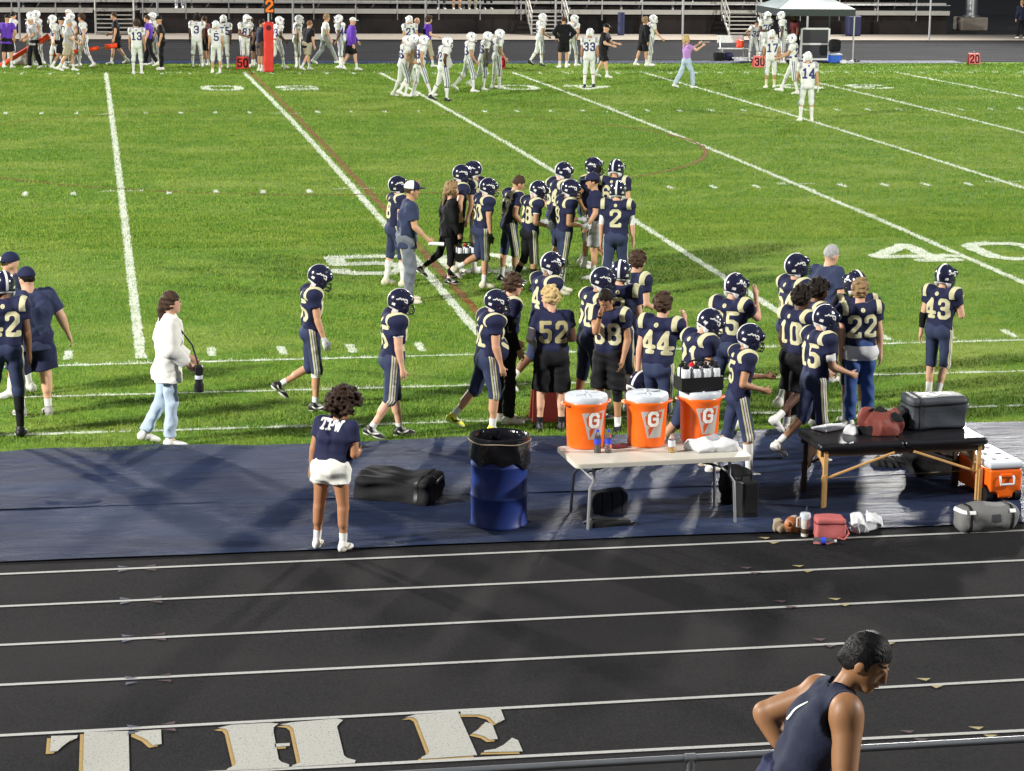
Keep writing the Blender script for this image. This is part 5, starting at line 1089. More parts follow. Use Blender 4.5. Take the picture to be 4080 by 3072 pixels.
def chain(p, q, r, label):
    p, q = np.array(p), np.array(q); c = (p + q) / 2; t = empty('chain_pole', c, label, 'chain pole', 'padded chain poles'); b = MB(); b.tube([p - c, q - c], [r, r * .9], 10); b.build('pad', M['orange_vinyl'], t, smooth=True); d = unit(q - p); b = MB(); b.tube([q - c, q - c + d * .25], .02, 6); b.build('pole', M['steel'], t); b = MB(); b.tube([q - c + d * .2, q - c + d * .62], [r * 1.15, r * 1.1], 10); b.build('end_pad', M['orange_vinyl'], t, smooth=True)
# --- far side: bench, tent, panels
bx, by = 18.621, 54.694; t = empty('bench', (bx, by, 0), 'white aluminium bench with a backrest on the far sideline', 'bench')
for nm, c, sz in (('backrest', (0, .28, .78), (1.0, .04, .28)), ('seat', (.1, .0, .45), (1.2, .28, .045)), ('foot_board', (.4, -.3, .12), (.9, .2, .04))): b = MB(); b.box(c, sz, b=.01); b.build(nm, M['white_frame'], t)
for sx in (-.4, .5): b = MB(); b.box((sx, 0, .21), (.05, .3, .42)); b.tube([(sx, .15, .4), (sx, .28, .9)], .025, 6); b.build('leg', M['steel'], t)
tw_, td_ = 2.95, 2.95; tx0, ty0 = 23.056, 53.678; tent = empty('canopy_tent', (tx0 - tw_ / 2, ty0 + td_ / 2, 0), 'dark green pop up canopy tent over the far bench', 'canopy')
ap = V(0, 0, 2.72); ez = 1.97; C4 = [V(-tw_ / 2, -td_ / 2, ez), V(tw_ / 2, -td_ / 2, ez), V(tw_ / 2, td_ / 2, ez), V(-tw_ / 2, td_ / 2, ez)]
for i in range(4):
    a, c = C4[i], C4[(i + 1) % 4]; N_ = 10; vs = []; idx = {}
    for j in range(N_ + 1):
        for k in range(j + 1):
            w = j / N_; u = k / max(1, j); p = ap + w * ((a + u * (c - a)) - ap); p[2] -= .16 * math.sin(math.pi * w) * math.sin(math.pi * u) ** 1 * w - .0; idx[j, k] = len(vs); vs.append(p)
    fs = [(idx[j, k], idx[j + 1, k], idx[j + 1, k + 1]) for j in range(N_) for k in range(j + 1)] + [(idx[j, k], idx[j + 1, k + 1], idx[j, k + 1]) for j in range(1, N_) for k in range(j)]
    make('canopy_panel', np.array(vs), np.array(fs), M['canopy'], tent)
    d = unit(c - a); n = V(d[1], -d[0], 0); b = MB(); b.add([a + n * .012, c + n * .012, c + n * .012 - V(0, 0, .26), a + n * .012 - V(0, 0, .26)], [(0, 1, 2, 3)]); b.build('valance', M['valance'], tent)
    b = MB(); b.box((a[0] * .985, a[1] * .985, ez / 2 - .01), (.05, .05, ez - .03)); b.build('leg', M['galv'] if i == 1 else M['valance'], tent)
wf = V(21.858, 54.678); t = empty('board_stand', (wf[0], wf[1], 0), 'white framed stand holding two stacked black panels', 'board')
for x in (-.54, .54): b = MB(); b.box((x, 0, .6), (.07, .06, 1.2)); b.build('upright', M['white_frame'], t)
for z in (.05, .62, 1.19): b = MB(); b.box((0, 0, z), (1.008, .06, .07)); b.build('crossbar', M['white_frame'], t)
for z in (.335, .905): b = MB(); b.box((0, .01, z), (1.0, .03, .495)); b.build('panel', M['dark_panel'], t)
t = empty('cool_box', (22.227, 53.196, 0), 'bright blue cool box with a white lid by the tent leg', 'cool box'); b = MB(); b.box((0, .15, .15), (.46, .3, .29), b=.02); b.build('box', M['blue_cooler'], t); b = MB(); b.box((0, .15, .32), (.48, .32, .05), b=.015); b.build('lid', M['white_lid'], t)
bag('backpack', 'black backpack on the blue cool box by the tent leg', 'backpack', (22.478, 54.176), (.22, .14, .24), 0, 'bag_black', 31, z=.34, rad=.1)
bag('gear_bag', 'black gear bag at the left end of the white bench', 'bag', (18.000, 54.202), (.2, .16, .18), 0, 'bag_black', 32, rad=.1); bag('gear_bag', 'dark blue gear bag under the white bench', 'bag', (18.495, 54.695), (.16, .14, .15), 0, 'blue_pad', 33, rad=.08)
crumple('white_cloth', 'white cloth dropped in front of the bench', 'cloth', (18.839, 54.197), (.5, .3, .18), .0, 'towel', 34, .03); crumple('white_shirt', 'white shirt lying beside the blue cool box', 'shirt', (22.612, 52.950), (.55, .3, .14), 0, 'towel', 35, .03); crumple('black_cap', 'black cap lying right of the white shirt', 'cap', (23.064, 53.433), (.4, .3, .14), 0, 'bag_black', 36, .02)
bag('orange_bag', 'orange bag on the seat of the white bench', 'bag', (18.944, 54.693), (.14, .1, .14), 0, 'orange_vinyl', 37, z=.48, rad=.07)
bag('white_crate', 'white box on the track at the far left', 'box', (-7.461, 52.750), (.2, .2, .2), 0, 'towel', 38, rad=.04, wr=.002)

# ---------------------------------------------------------------- home team and its helpers
build_gear()
HG, AG = 'home players in navy', 'visiting players in white'
BASE = dict(top=('pads', 'navycloth'), bot=('fp', 'navypants'), yoke='creamcloth', stripes=('creamcloth', 'whitecloth'), group=HG)
HOME = dict(BASE, hat='helmet')
BW = ('black_shoe', 'white_shoe', 'white_shoe'); WW = ('white_shoe', 'white_shoe', None); WG = ('white_shoe', 'grey_shoe', 'tan_stripe'); GR = ('grey_shoe', 'white_shoe', None); BB = ('black_shoe', 'black_shoe', None); CR_ = ('cream_shoe', 'white_shoe', None); YY = ('yellow_shoe', 'white_shoe', 'black_shoe')
def P_(*a, **k): return person(*a, **k)
# left edge
P_(-5.953, -4.003, 82, 'helmeted player number 42 seen from behind at the left edge', **HOME, H=1.873-.05, R=(2, 4, -2), L=(0, 9, -2), pl='R', num='42', skin='skin_brown', band=(('legR', 1.12, 1.97, 'blackcloth'), ('legL', 1.12, 1.97, 'blackcloth')), shoe=BB, hd=(25, 4), ra=(0, 9, 8, 3))
P_(-5.695, -2.967, 112, 'heavy coach in navy polo, navy shorts and cap walking away on the left', cat='person', top=('polo', 'navypants'), bot=('shorts', 'navycloth'), H=1.721-.0, b=1.5, R=(-4, 5, -4), L=(8, 4, -14), pl='R', hat='cap', hair=('short', 'hair_dark'), ra=(-8, 26, 6, 22), la=(8, 12, 30, 5), hd=(18, 4), shoe=GR, skin='skin_light', sock=(.12, 'whitecloth'))
P_(-6.028, -1.895, 195, 'coach in a navy cap and headset half hidden behind number 42', top=('polo', 'greennavy'), bot=('shorts', 'khaki'), H=1.743, R=(-8, 3, -12), L=(12, 3, 8), hat='cap', skin='skin_light', shoe=WW, b=1.1, face_detail=True)
# photographer
J = P_(-4.325, -4.784, 2, 'woman photographer in white jacket and ripped light jeans with a camera', top=('jacket', 'offwhite'), bot=('jeans', 'lightjeans'), H=1.706, fem=1, R=(4, 2, -3), L=(-10, 2, -26), pl='R', hair=('pony', 'hair_brown'), ra=(2, 14, 52, -4), la=(8, 8, 58, -6), skin='skin_light', shoe=WW, sock=None, hd=(0, -2), face_detail=True, b=.95)
c = V(*J['root'].location) + J['wrR'] + V(.12, .0, -.1)
t = empty('camera', c, 'black camera with a long lens hanging from the photographer', 'camera'); b = MB(); b.box((0, 0, .04), (.09, .13, .09), b=.012); b.build('camera_body', M['black_plastic'], t); b = MB(); b.lathe([(.0, .0), (.036, 0), (.04, -.03), (.04, -.10), (.052, -.12), (.052, -.2), (.046, -.2), (.046, -.19), (0, -.19)], n=18, cap=False); b.build('lens', M['lens'], t, angle=40)
b = MB(); b.lathe([(.041, -.02), (.043, -.03), (.043, -.05), (.041, -.06)], n=18, cap=False); b.build('lens_ring', M['white_lid'], t, smooth=True)
nbw = V(*J['root'].location) + J['nb'] - c; b = MB(); b.tube([(0, -.05, .08), tuple(nbw * .5 + V(.08, -.09, .02)), tuple(nbw + V(.03, -.07, .0)), tuple(nbw + V(-.06, 0, .06))], .009, 6); b.build('neck_strap', M['black_plastic'], t, smooth=True)
# walkers on the left
P_(-2.613, -3.214, 0, 'lean helmeted player walking right with a white knee band, head bowed', **HOME, H=1.719-.0, R=(7, 2, -3), L=(-2, 2, -60), ra=(10, 6, 20, 2), la=(-6, 8, 6, 5), hd=(0, 26), pl='R', num='65', b=.93, shoe=BW, sock=(.10, 'whitecloth'), glove=('whiteglove', 'RL'), band=(('legR', 1.1, 1.2, 'whitecloth'),), skin='skin_mid', lean=2)
P_(-1.812, -4.542, 0, 'stocky helmeted player walking right with one black leg sleeve, number 55', **HOME, H=1.711-.04, L=(6, 3, 8), R=(-4, 2, -34), ra=(6, 8, 14, 3), la=(-2, 8, 10, 3), hd=(0, 12), pl='L', num='55', b=1.12, shoe=BW, sock=(.08, 'whitecloth'), band=(('legL', .3, 1.14, 'blackcloth'), ('armR', .47, .56, 'whitecloth')), skin='skin_light')
J = P_(-2.945, -8.990, 58, 'girl with curly dark hair in navy shirt and white shorts holding a phone', top=('tee', 'navycloth', .55), bot=('hot', 'offwhite'), H=1.563-.10, fem=1, R=(3, 4, -3), L=(2, 7, -4), pl='R', hair=('afro', 'hair_curl'), skin='skin_girl', hd=(-28, 22), ra=(2, 14, 92, -14), la=(-4, 7, 4, 3), shoe=WG, sock=(.13, 'whitecloth'), vox=.012, face_detail=True, b=1.27, lean=9, tilt=4)
S = strokes('TPW', .085, .12, 1.0); c = J['P'] + J['U'] * .37 - J['Lt'] * -.02
J['onto']('shirt_text', lambda p: np.minimum(.0095 - sdist(-((p - c) @ J['Lt']), (p - c) @ J['U'], S), -((p - c) @ J['F']) - .02), 'whitecloth', .003)
c = V(*J['root'].location) + J['wrR'] + J['handR'][0] * .1; t = empty('phone', c + V(0, 0, .02), 'black phone in the hand of the curly haired girl', 'phone', rz=.6); b = MB(); b.box((0, 0, .015), (.075, .15, .01), b=.003); b.build('phone_body', M['black_plastic'], t); b = MB(); b.box((0, 0, .0206), (.068, .138, .001)); b.build('screen', M['screen'], t)
P_(-0.791, -4.652, 4, 'broad helmeted player in yellow shoes striding right behind the drum', **HOME, H=1.659-.04, R=(8, 2, -4), L=(-18, 3, -40), ra=(4, 9, 20, 4), la=(8, 8, 30, 0), hd=(-6, 14), pl='R', num='51', b=1.2, shoe=YY, sock=(.13, 'whitecloth'), skin='skin_mid')
J = P_(-0.522, -4.179, 5, 'player in sunglasses with dark curls and black track trousers', **dict(BASE, bot=('pants', 'blackcloth'), stripes=None), H=1.732+.0, R=(3, 3, -2), L=(2, 4, -2), pl='R', hair=('messy', 'hair_brown'), ra=(-2, 12, 26, -4), la=(6, 8, 40, -4), num='5', shoe=WW, skin='skin_light', band=(('armR', .3, 1.96, 'blackcloth'), ('armL', .3, 1.96, 'blackcloth')), hd=(-8, 8), face_detail=True)
b = MB(); h = J['hs']; b.tube([(-.0, -.086, .02), (.085, -.068, .02), (.105, -.03, .018), (.112, 0, .02), (.105, .03, .018), (.085, .068, .02), (0, .086, .02)], [.006, .012, .018, .008, .018, .012, .006], 8); o = b.build('sunglasses', M['lens'], J['root'], smooth=True); setm(o, J['HR'], J['hc'], h)
# cluster behind the coolers
P_(0.093, -2.786, 18, 'helmeted player number 4 behind the blond player', **HOME, H=1.76, R=(8, 2, -2), L=(-12, 3, -46), num='4', skin='skin_brown', hd=(-4, 16), shoe=WW, ra=(-4, 10, 10, 4))
P_(-0.154, -4.552, 86, 'blond curly player in navy shirt number 52 and black shorts, seen from behind', **dict(BASE, top=('tee', 'navycloth', .5), yoke=None, bot=('shorts', 'blackcloth', 1.0), stripes=None), H=1.647, hair=('messy', 'hair_blond'), num='52', nmat='darkgold', ra=(8, 14, 80, -28), la=(4, 16, 62, -24), band=(('armL', .3, 1.9, 'whitecloth'),), hd=(52, 6), shoe=BB, sock=(.1, 'blackcloth'), R=(3, 4, -2), L=(2, 5, -2), skin='skin_light', b=1.04, face_detail=True)
P_(0.404, -3.944, 14, 'helmeted player with folded arms behind number 88', **HOME, H=1.76, num='50', skin='skin_tan', ra=(-6, 14, 96, -34), la=(4, 12, 88, -34), hd=(-5, 14), shoe=BW)
P_(0.490, -4.590, -122, 'bareheaded player number 88 with his hand at his nose', **dict(BASE, bot=('shorts', 'blackcloth', .95), stripes=None), H=1.667, hair=('short', 'hair_dark'), num='88', ra=(54, -18, 164, -18), la=(2, 10, 24, -6), hd=(-14, 26), skin='skin_tan', shoe=BB, sock=(.1, 'whitecloth'), band=(('legL', .86, 1.3, 'blackcloth'), ('armR', 1.86, 1.98, 'blackcloth')), face_detail=True, R=(4, 3, -2), L=(3, 4, -2))
P_(0.807, -3.644, 68, 'helmeted player seen from behind, right of number 88', **HOME, H=1.77, num='3', skin='skin_light', ra=(4, 12, 14, 6), la=(0, 9, 8, 4), band=(('legR', 1.15, 1.28, 'whitecloth'),), shoe=WW, R=(4, 4, -2), L=(8, 3, -4))
P_(1.201, -2.461, 40, 'player with messy brown hair hidden behind a white striped helmet', **BASE, H=1.72, hair=('messy', 'hair_brown'), skin='skin_light', num='7', hd=(-10, 20))
J44 = P_(0.802, -5.578, 48, 'player number 44 with curly brown hair touching his mouth', **BASE, H=1.74, hair=('messy', 'hair_brown'), num='44', ra=(48, 10, 158, -18), la=(2, 10, 6, 4), skin='skin_light', hd=(-10, 4), shoe=WW, face_detail=True)
P_(0.966, -6.433, 16, 'helmeted player number 21 looking down behind the bottle carrier', **HOME, H=1.74, num='21', skin='skin_mid', hd=(-8, 30), ra=(6, 10, 26, 0), band=(('armR', .72, 1.25, 'whitecloth'),), R=(14, 2, 2), L=(-16, 3, -42), sock=(.2, 'whitecloth'), shoe=('tan_stripe', 'white_shoe', 'white_shoe'), lean=8)
P_(1.841, -4.657, 46, 'helmeted player number 25 with his right hand at his face mask', **HOME, H=1.77, num='25', skin='skin_light', hd=(-14, 8), ra=(62, 4, 168, -16), la=(0, 8, 10, 4), shoe=WW)
P_(1.483, -6.982, 2, 'helmeted player jogging right on the tarpaulin behind the folding table', **HOME, H=1.627-.0, R=(13, 2, 3), L=(-10, 3, -24), pl='R', num='5', skin='skin_tan', hd=(-4, 16), ra=(-8, 8, 78, -8), la=(20, 8, 95, -10), sock=(.34, 'whitecloth'), shoe=WG, lean=5, b=.95)
# right cluster
P_(2.896, -3.619, 14, 'big helmeted player number 54 beside the grey haired coach', **HOME, H=1.82, num='54', b=1.06, skin='skin_light', hd=(-4, -10), R=(-6, 3, -20), L=(10, 3, 4), sock=(.2, 'whitecloth'), shoe=WW)
P_(3.742, -2.297, 24, 'grey haired coach in a navy polo shirt standing behind the players', top=('polo', 'navypants'), bot=('pants', 'navycloth'), H=1.74, hair=('short', 'hair_grey'), hd=(-12, 18), skin='skin_light', b=1.04, face_detail=True)
P_(2.794, -4.593, 18, 'bareheaded player with dark curls beside number 10', **dict(BASE, bot=('pants', 'blackcloth'), stripes=None), H=1.69, hair=('curly', 'hair_dark'), skin='skin_brown', num='6', hd=(-10, 10))
P_(2.474, -5.095, 26, 'bareheaded dark curly haired player number 10 with a white shoe raised behind', **dict(BASE, bot=('shorts', 'blackcloth'), stripes=None), H=1.70, hair=('curly', 'hair_dark'), skin='skin_dark', num='10', hd=(-14, 12), R=(-2, 3, -56), L=(6, 3, -3), shoe=WW, sock=(.12, 'whitecloth'))
P_(2.299, -6.380, 14, 'helmeted player number 15 reaching out his right hand', **HOME, H=1.71, num='15', skin='skin_mid', ra=(12, 10, 72, -4), la=(8, 8, 60, -4), band=(('armR', .42, .78, 'whitecloth'),), hd=(-6, 14), R=(6, 3, -2), L=(-8, 3, -48), shoe=WG, sock=(.12, 'whitecloth'))
P_(3.372, -4.531, 84, 'helmeted player facing away behind curly number 22', **HOME, H=1.75, num='33', skin='skin_tan', la=(22, 14, 40, 14), band=(('armL', .7, 1.95, 'blackcloth'),), hd=(20, 6))
J = P_(3.330, -4.835, 92, 'bareheaded player number 22 in blue jeans with a white shirt tail', **dict(BASE, top=('pads', 'navycloth', .5, .015), bot=('jeans', 'jeans'), stripes=None), H=1.72, hair=('messy', 'hair_light'), num='22', skin='skin_light', ra=(0, 9, 4, 2), la=(2, 8, 6, 2), shoe=WW, hd=(-10, 6))
v, f = J['bottom']; a, tt = clip(v, f, lambda p: np.minimum((p - J['P'])[:, 2] + .13, .03 - (p - J['P'])[:, 2]), .016, 1); make('shirt_tail', a, tt, M['towel'], J['root'])
P_(4.700, -3.480, 40, 'helmeted player number 43 alone on the right, walking away', **HOME, H=1.686-.04, R=(2, 2, -26), L=(4, 3, -2), pl='L', num='43', skin='skin_light', ra=(22, 12, 150, -22), la=(-2, 12, 6, 6), band=(('armL', .95, 1.75, 'blackcloth'),), hd=(-6, 4), shoe=WW)
# middle group
P_(-0.653, 5.059, 12, 'helmeted player raising a hand to his face mask at the left of the huddle', **HOME, H=1.712-.04, num='8', skin='skin_light', la=(92, 12, 172, -30), ra=(0, 9, 20, 0), hd=(0, -14), sock=(.33, 'whitecloth'), shoe=CR_)
JC = P_(-0.594, 3.546, 0, 'coach in navy polo, grey trousers and a white backed cap holding a paper roll', top=('polo', 'navypants', .68), bot=('pants', 'greypants'), H=1.818-.02, hat='cap2', hair=('short', 'hair_brown'), skin='skin_mid', ra=(14, 8, 50, 0), la=(4, 8, 14, 4), pl='R', R=(3, 3, -2), L=(10, 3, -6), shoe=CR_, b=1.06, face_detail=True, curl=(70, 30))
c = V(*JC['root'].location) + JC['wrR'] + JC['handR'][0] * .1; t = empty('paper_roll', c, 'white rolled papers in the hand of the coach in grey trousers', 'papers'); b = MB(); b.tube([(-.05, 0, 0), (.17, 0, -.015)], .028, 10); b.build('sheet', M['paper'], t, smooth=True)
JW = P_(0.234, 5.090, 8, 'woman in black hoodie and leggings carrying a bottle carrier', top=('long', 'blackcloth'), bot=('leggings', 'blackcloth'), H=1.567, fem=1, hair=('long', 'hair_light'), skin='skin_light', ra=(6, 8, 26, 0), la=(2, 6, 20, 0), R=(3, 2, -4), L=(-16, 2, -52), pl='R', shoe=BW, sock=(.05, 'whitecloth'), curl=(80, 80))
c = V(*JW['root'].location) + JW['wrR'] + JW['handR'][0] * .1; carrier((c[0] + .08, c[1], c[2] - .33), 'bottle carrier held low by the woman in the black hoodie', .1)
P_(0.374, 5.697, 12, 'helmeted player with bare pale arms right of the woman in black', **dict(HOME, bot=('shorts', 'blackcloth'), stripes=None), H=1.76, b=1.1, skin='skin_light', hd=(-4, 10), num='74', band=(('legR', 1.05, 1.5, 'blackcloth'),), shoe=BW)
P_(0.800, 6.084, 150, 'helmeted player facing left at the back of the huddle', **HOME, H=1.76, skin='skin_mid', hd=(10, 8), num='70')
P_(0.714, 4.717, 8, 'helmeted player number 50 with a black glove stepping right', **HOME, H=1.701-.04, num='50', R=(3, 2, -3), L=(-4, 3, -62), pl='R', ra=(6, 8, 10, 2), skin='skin_mid', glove=('blackglove', 'RL'), hd=(-4, 14), shoe=CR_, sock=(.14, 'whitecloth'), b=1.06)
P_(1.131, 5.160, 6, 'bareheaded short haired player in the middle of the huddle', **BASE, H=1.70, hair=('short', 'hair_brown'), skin='skin_mid', hd=(-4, 22), ra=(-4, 10, 50, -10), la=(4, 8, 60, -8), num='17', shoe=BW, glove=('blackglove', 'RL'), face_detail=True)
P_(1.302, 4.373, 14, 'helmeted player in black pants looking down at his white gloves', **dict(HOME, bot=('fp', 'blackcloth')), H=1.69, num='28', ra=(-6, 10, 76, -10), la=(6, 8, 84, -12), glove=('whiteglove', 'RL'), hd=(-6, 28), skin='skin_tan', b=.95, band=(('armR', .46, .56, 'whitecloth'), ('armR', 1.0, 1.06, 'creamcloth')), shoe=BB, sock=(.3, 'blackcloth'), L=(-6, 3, -30))
P_(2.011, 5.860, 18, 'helmeted player with grey undersleeves near the top of the huddle', **HOME, H=1.77, num='64', band=(('armR', .4, 1.0, 'shadegrey'), ('armL', .4, 1.0, 'shadegrey')), skin='skin_light', hd=(-4, 16), b=1.08, R=(-4, 3, -24), L=(8, 3, 0))
P_(1.767, 4.106, 6, 'muscular helmeted player pointing forward with white gloves', **HOME, H=1.73, num='9', ra=(-2, 8, 82, -6), la=(10, 8, 92, -8), glove=('whiteglove', 'RL'), skin='skin_tan', hd=(-4, 14), sock=(.34, 'whitecloth'), shoe=CR_)
P_(2.628, 6.430, -32, 'helmeted player showing his face, at the back right of the huddle', **HOME, H=1.77, num='77', skin='skin_tan', hd=(6, 6), sock=(.12, 'whitecloth'), shoe=WW, b=1.05)
P_(2.538, 5.363, 172, 'coach in a dark cap facing left, with grey shorts', top=('polo', 'navycloth'), bot=('shorts', 'shadegrey'), H=1.67, hat='cap', hair=('short', 'hair_dark'), skin='skin_mid', ra=(10, 8, 24, 2), la=(6, 10, 34, 0), hd=(0, 8), R=(-6, 3, -40), L=(6, 3, 0), shoe=WW, face_detail=True)
P_(2.974, 6.099, 58, 'helmeted player looking away behind number 2', **HOME, H=1.77, num='66', skin='skin_mid', hd=(-6, 12))
P_(2.435, 3.561, 74, 'helmeted player number 2 with white undersleeves at the right of the huddle', **HOME, H=1.76, num='2', band=(('armR', .42, .98, 'whitecloth'), ('armL', .42, .98, 'whitecloth')), ra=(6, 10, 12, 2), skin='skin_light', hd=(-2, 6), shoe=WW)
hx = V(*J44['root'].location) + J44['wrL'] + V(.02, 0, -.16)      # the helmet held by number 44
h = link('held_helmet', GEAR['helmet']); tag(h, 'navy helmet hanging from the hand of number 44', 'helmet'); h.location = hx; h.rotation_euler = (.3, .4, .8)
for n in ('mask', 'stripe', 'bumper', 'script0', 'script1'): link({'mask': 'face_mask', 'stripe': 'stripe', 'bumper': 'rear_bumper'}.get(n, 'script_decal'), GEAR[n], h)
# ---------------------------------------------------------------- person in the foreground
JF = P_(-2.33, -20.3, -6, 'person with tied dark hair in a navy sleeveless top leaning by the near rail', top=('tank', 'tankblue'), bot=('shorts', 'navycloth'), H=1.72, fem=1, b=1.04, armk=1.25, skin='skin_fore', hair=('tied', 'hair_sleek'), lean=28, tilt=-9, hd=(-24, 20), ra=(24, 13, 30, 6), la=(-36, 24, 54, -16), z=1.235, R=(6, 4, -2), L=(8, 5, -4), shoe=WW, vox=.0085, face_detail=True, tw=0, curl=(20, 60))
c = JF['P'] + JF['U'] * .33 * JF['s']
JF['onto']('white_piping', lambda p: np.minimum(.009 - np.abs((p - c) @ JF['Lt'] - .02 + .45 * ((p - c) @ JF['U'])), np.minimum(.055 - np.abs((p - c) @ JF['U'] - .0), -((p - c) @ JF['F']) - .02)), 'whitecloth', .003)
r = np.random.RandomState(11)          # loose strands at the nape, the bun and the temple
b = MB()
for k in range(70):
    a = r.rand(); p0 = V(-.10 + .03 * r.rand(), (r.rand() - .5) * .12, -.06 + .10 * r.rand()) if k < 45 else V(.05 - .12 * r.rand(), (-1 if r.rand() < .7 else 1) * .085, .02 + .06 * r.rand())
    d = V(-.4 - r.rand(), r.normal() * .5, r.normal() * .6 - .2); d = unit(d) * (.02 + .035 * r.rand()); b.tube([p0, p0 + d * .5 + V(0, 0, .004), p0 + d + V(0, 0, -.012 * r.rand())], [.0011, .0009, .0004], 3)
o = b.build('loose_hair', M['hair_sleek'], JF['root'], smooth=True); setm(o, JF['HR'], JF['hc'], JF['hs']); o['kind'] = 'stuff'
# ---------------------------------------------------------------- far sideline
FV = dict(vox=.021)
AW = dict(top=('pads', 'whitecloth'), bot=('fp', 'whitepants', 1.25), yoke='shadegrey', stripes=('navynum', 'whitepants'), nmat='navynum', group=AG, vox=.021, sock=(.3, 'whitecloth'), shoe=WW)
AH = dict(AW, hat='helmet_w')
def staff(m, bot=('shorts', 'blackcloth'), top='polo', **k): return dict(top=(top, m), bot=bot, vox=.021, **k)
W1 = dict(R=(16, 3, 8), L=(-10, 3, -30)); W2 = dict(R=(-12, 3, -34), L=(16, 3, 8)); ST = dict(R=(4, 4, -2), L=(2, 5, -2))
P_(-7.837, 51.212, 60, 'staff member in purple polo and black shorts at the far left', **staff('purplecloth'), H=1.82, hat='capb', b=1.15, **ST)
P_(-7.782, 52.978, 20, 'bareheaded visiting player in white behind the purple polo', **AW, H=1.85, hair=('short', 'hair_dark'), num='60')
JA = P_(-6.953, 50.985, 200, 'chain crew member in grey shirt and white cap carrying the left pole', **staff('shadegrey', ('pants', 'blackcloth')), H=1.78, hat='capw', b=1.1, ra=(20, 10, 60, -10), la=(20, 10, 60, -10), R=(14, 3, 4), L=(-8, 3, -20))
P_(-7.110, 52.522, 10, 'helmeted visiting player behind the chain crew member in a white cap', **AH, H=1.84, num='62'); P_(-6.804, 52.969, 190, 'tall helmeted visiting player left of the referee', **AH, H=1.88, num='75')
P_(-6.232, 51.409, 185, 'helmeted visiting player just left of the referee', **AH, H=1.80, num='24', **W1); P_(-5.870, 53.188, 20, 'tall man in white hooded top and cap behind the referee', **staff('whitecloth', ('pants', 'greycloth'), 'long'), H=1.92, hat='capw')
JR = P_(-6.068, 50.544, 20, 'referee in black and white striped shirt and black shorts', **staff('whitecloth', ('shorts', 'blackcloth')), H=1.80, hat='capb', ra=(4, 10, 60, -14), la=(4, 10, 60, -14), **W2)
for k in range(-4, 5):
    JR['onto']('shirt_stripe', lambda p, k=k: np.minimum(.016 - np.abs((p - JR['P']) @ JR['Lt'] - k * .06), .5 - np.abs((p - JR['P']) @ JR['U'] - .2)), 'blackcloth', .003)
JB = P_(-5.800, 49.695, 5, 'chain crew member in grey polo and khaki shorts carrying the right pole', **staff('shadegrey', ('shorts', 'khaki')), H=1.78, hair=('short', 'hair_grey'), b=1.12, ra=(14, 8, 60, 0), la=(14, 8, 60, 0), **W2)
P_(-5.564, 52.061, 185, 'helmeted visiting player behind the grey polo', **AH, H=1.84, num='58'); P_(-5.265, 51.616, 185, 'long haired visiting player right of the grey polo', **AW, H=1.84, hair=('curly', 'hair_brown'), num='20', **W1)
P_(-4.148, 52.946, 178, 'staff member in black jacket and shorts walking left', **staff('blackcloth', top='tee'), H=1.86, hair=('short', 'hair_brown'), **W2)
P_(-3.550, 48.112, 82, 'bareheaded visiting player number 13 nearest the field on the left', **AW, H=1.82, hair=('curly', 'hair_brown'), num='13', skin='skin_tan', R=(10, 4, -6), L=(4, 5, -4))
P_(-3.035, 52.034, 165, 'staff member in purple shirt and dark trousers beside number 13', **staff('purplecloth', ('pants', 'blackcloth'), 'tee'), H=1.80, hair=('short', 'hair_brown'), skin='skin_light', **W1)
P_(-2.846, 52.481, 190, 'helmeted visiting player partly behind the purple shirt', **AH, H=1.84, num='52')
P_(-2.678, 50.282, 178, 'staff member all in black with a dark cap', **staff('blackcloth', ('pants', 'blackcloth')), H=1.84, hat='capb', **ST)
P_(-1.429, 51.572, 80, 'dark haired visiting player number 3', **AW, H=1.86, hair=('curly', 'hair_dark'), num='3', skin='skin_dark')
P_(-1.088, 52.013, 140, 'staff member in maroon and black between numbers 3 and 5', **staff('maroon', top='tee'), H=1.76, hair=('short', 'hair_brown'), **ST)
P_(-0.927, 48.540, 84, 'helmeted visiting player number 5 seen from behind', **dict(AH, sock=(.1, 'whitecloth')), H=1.76, num='5', skin='skin_mid'); P_(-0.527, 50.901, 95, 'helmeted visiting player right of number 5', **AH, H=1.84, num='55', skin='skin_dark')
P_(0.187, 51.111, -60, 'helmeted visiting player facing the field with folded arms', **AH, H=1.86, num='81', ra=(6, 12, 80, -30), la=(6, 12, 80, -30), skin='skin_brown')
P_(0.537, 51.996, 190, 'staff member in black behind the down marker', **staff('blackcloth', top='tee'), H=1.74, hair=('short', 'hair_brown'), skin='skin_brown')
P_(0.602, 49.383, 15, 'staff member in navy polo and brown shorts holding the down marker', **staff('tankblue', ('shorts', 'brownshorts')), H=1.80, hair=('short', 'hair_dark'), ra=(30, 8, 80, 0), la=(30, 8, 80, 0), b=1.08, **ST)
P_(1.303, 50.877, 20, 'dark skinned helmeted visiting player right of the down marker', **AH, H=1.80, num='78', skin='skin_dark', ra=(0, 10, 50, 0), **W1)
P_(1.975, 50.868, 8, 'slim helmeted visiting player standing upright in profile', **AH, H=1.84, num='11', skin='skin_mid', **ST)
P_(2.246, 49.996, 30, 'staff member in black polo and khaki shorts bending forward', **staff('blackcloth', ('shorts', 'khaki')), H=1.74, hair=('short', 'hair_red'), skin='skin_light', lean=8, b=1.15, **W2)
P_(3.120, 52.651, 5, 'blond person in white shirt and grey trousers in a long stride', **staff('whitecloth', ('pants', 'greycloth'), 'tee'), H=1.84, hair=('messy', 'hair_light'), skin='skin_light', R=(30, 3, 24), L=(-14, 3, -40))
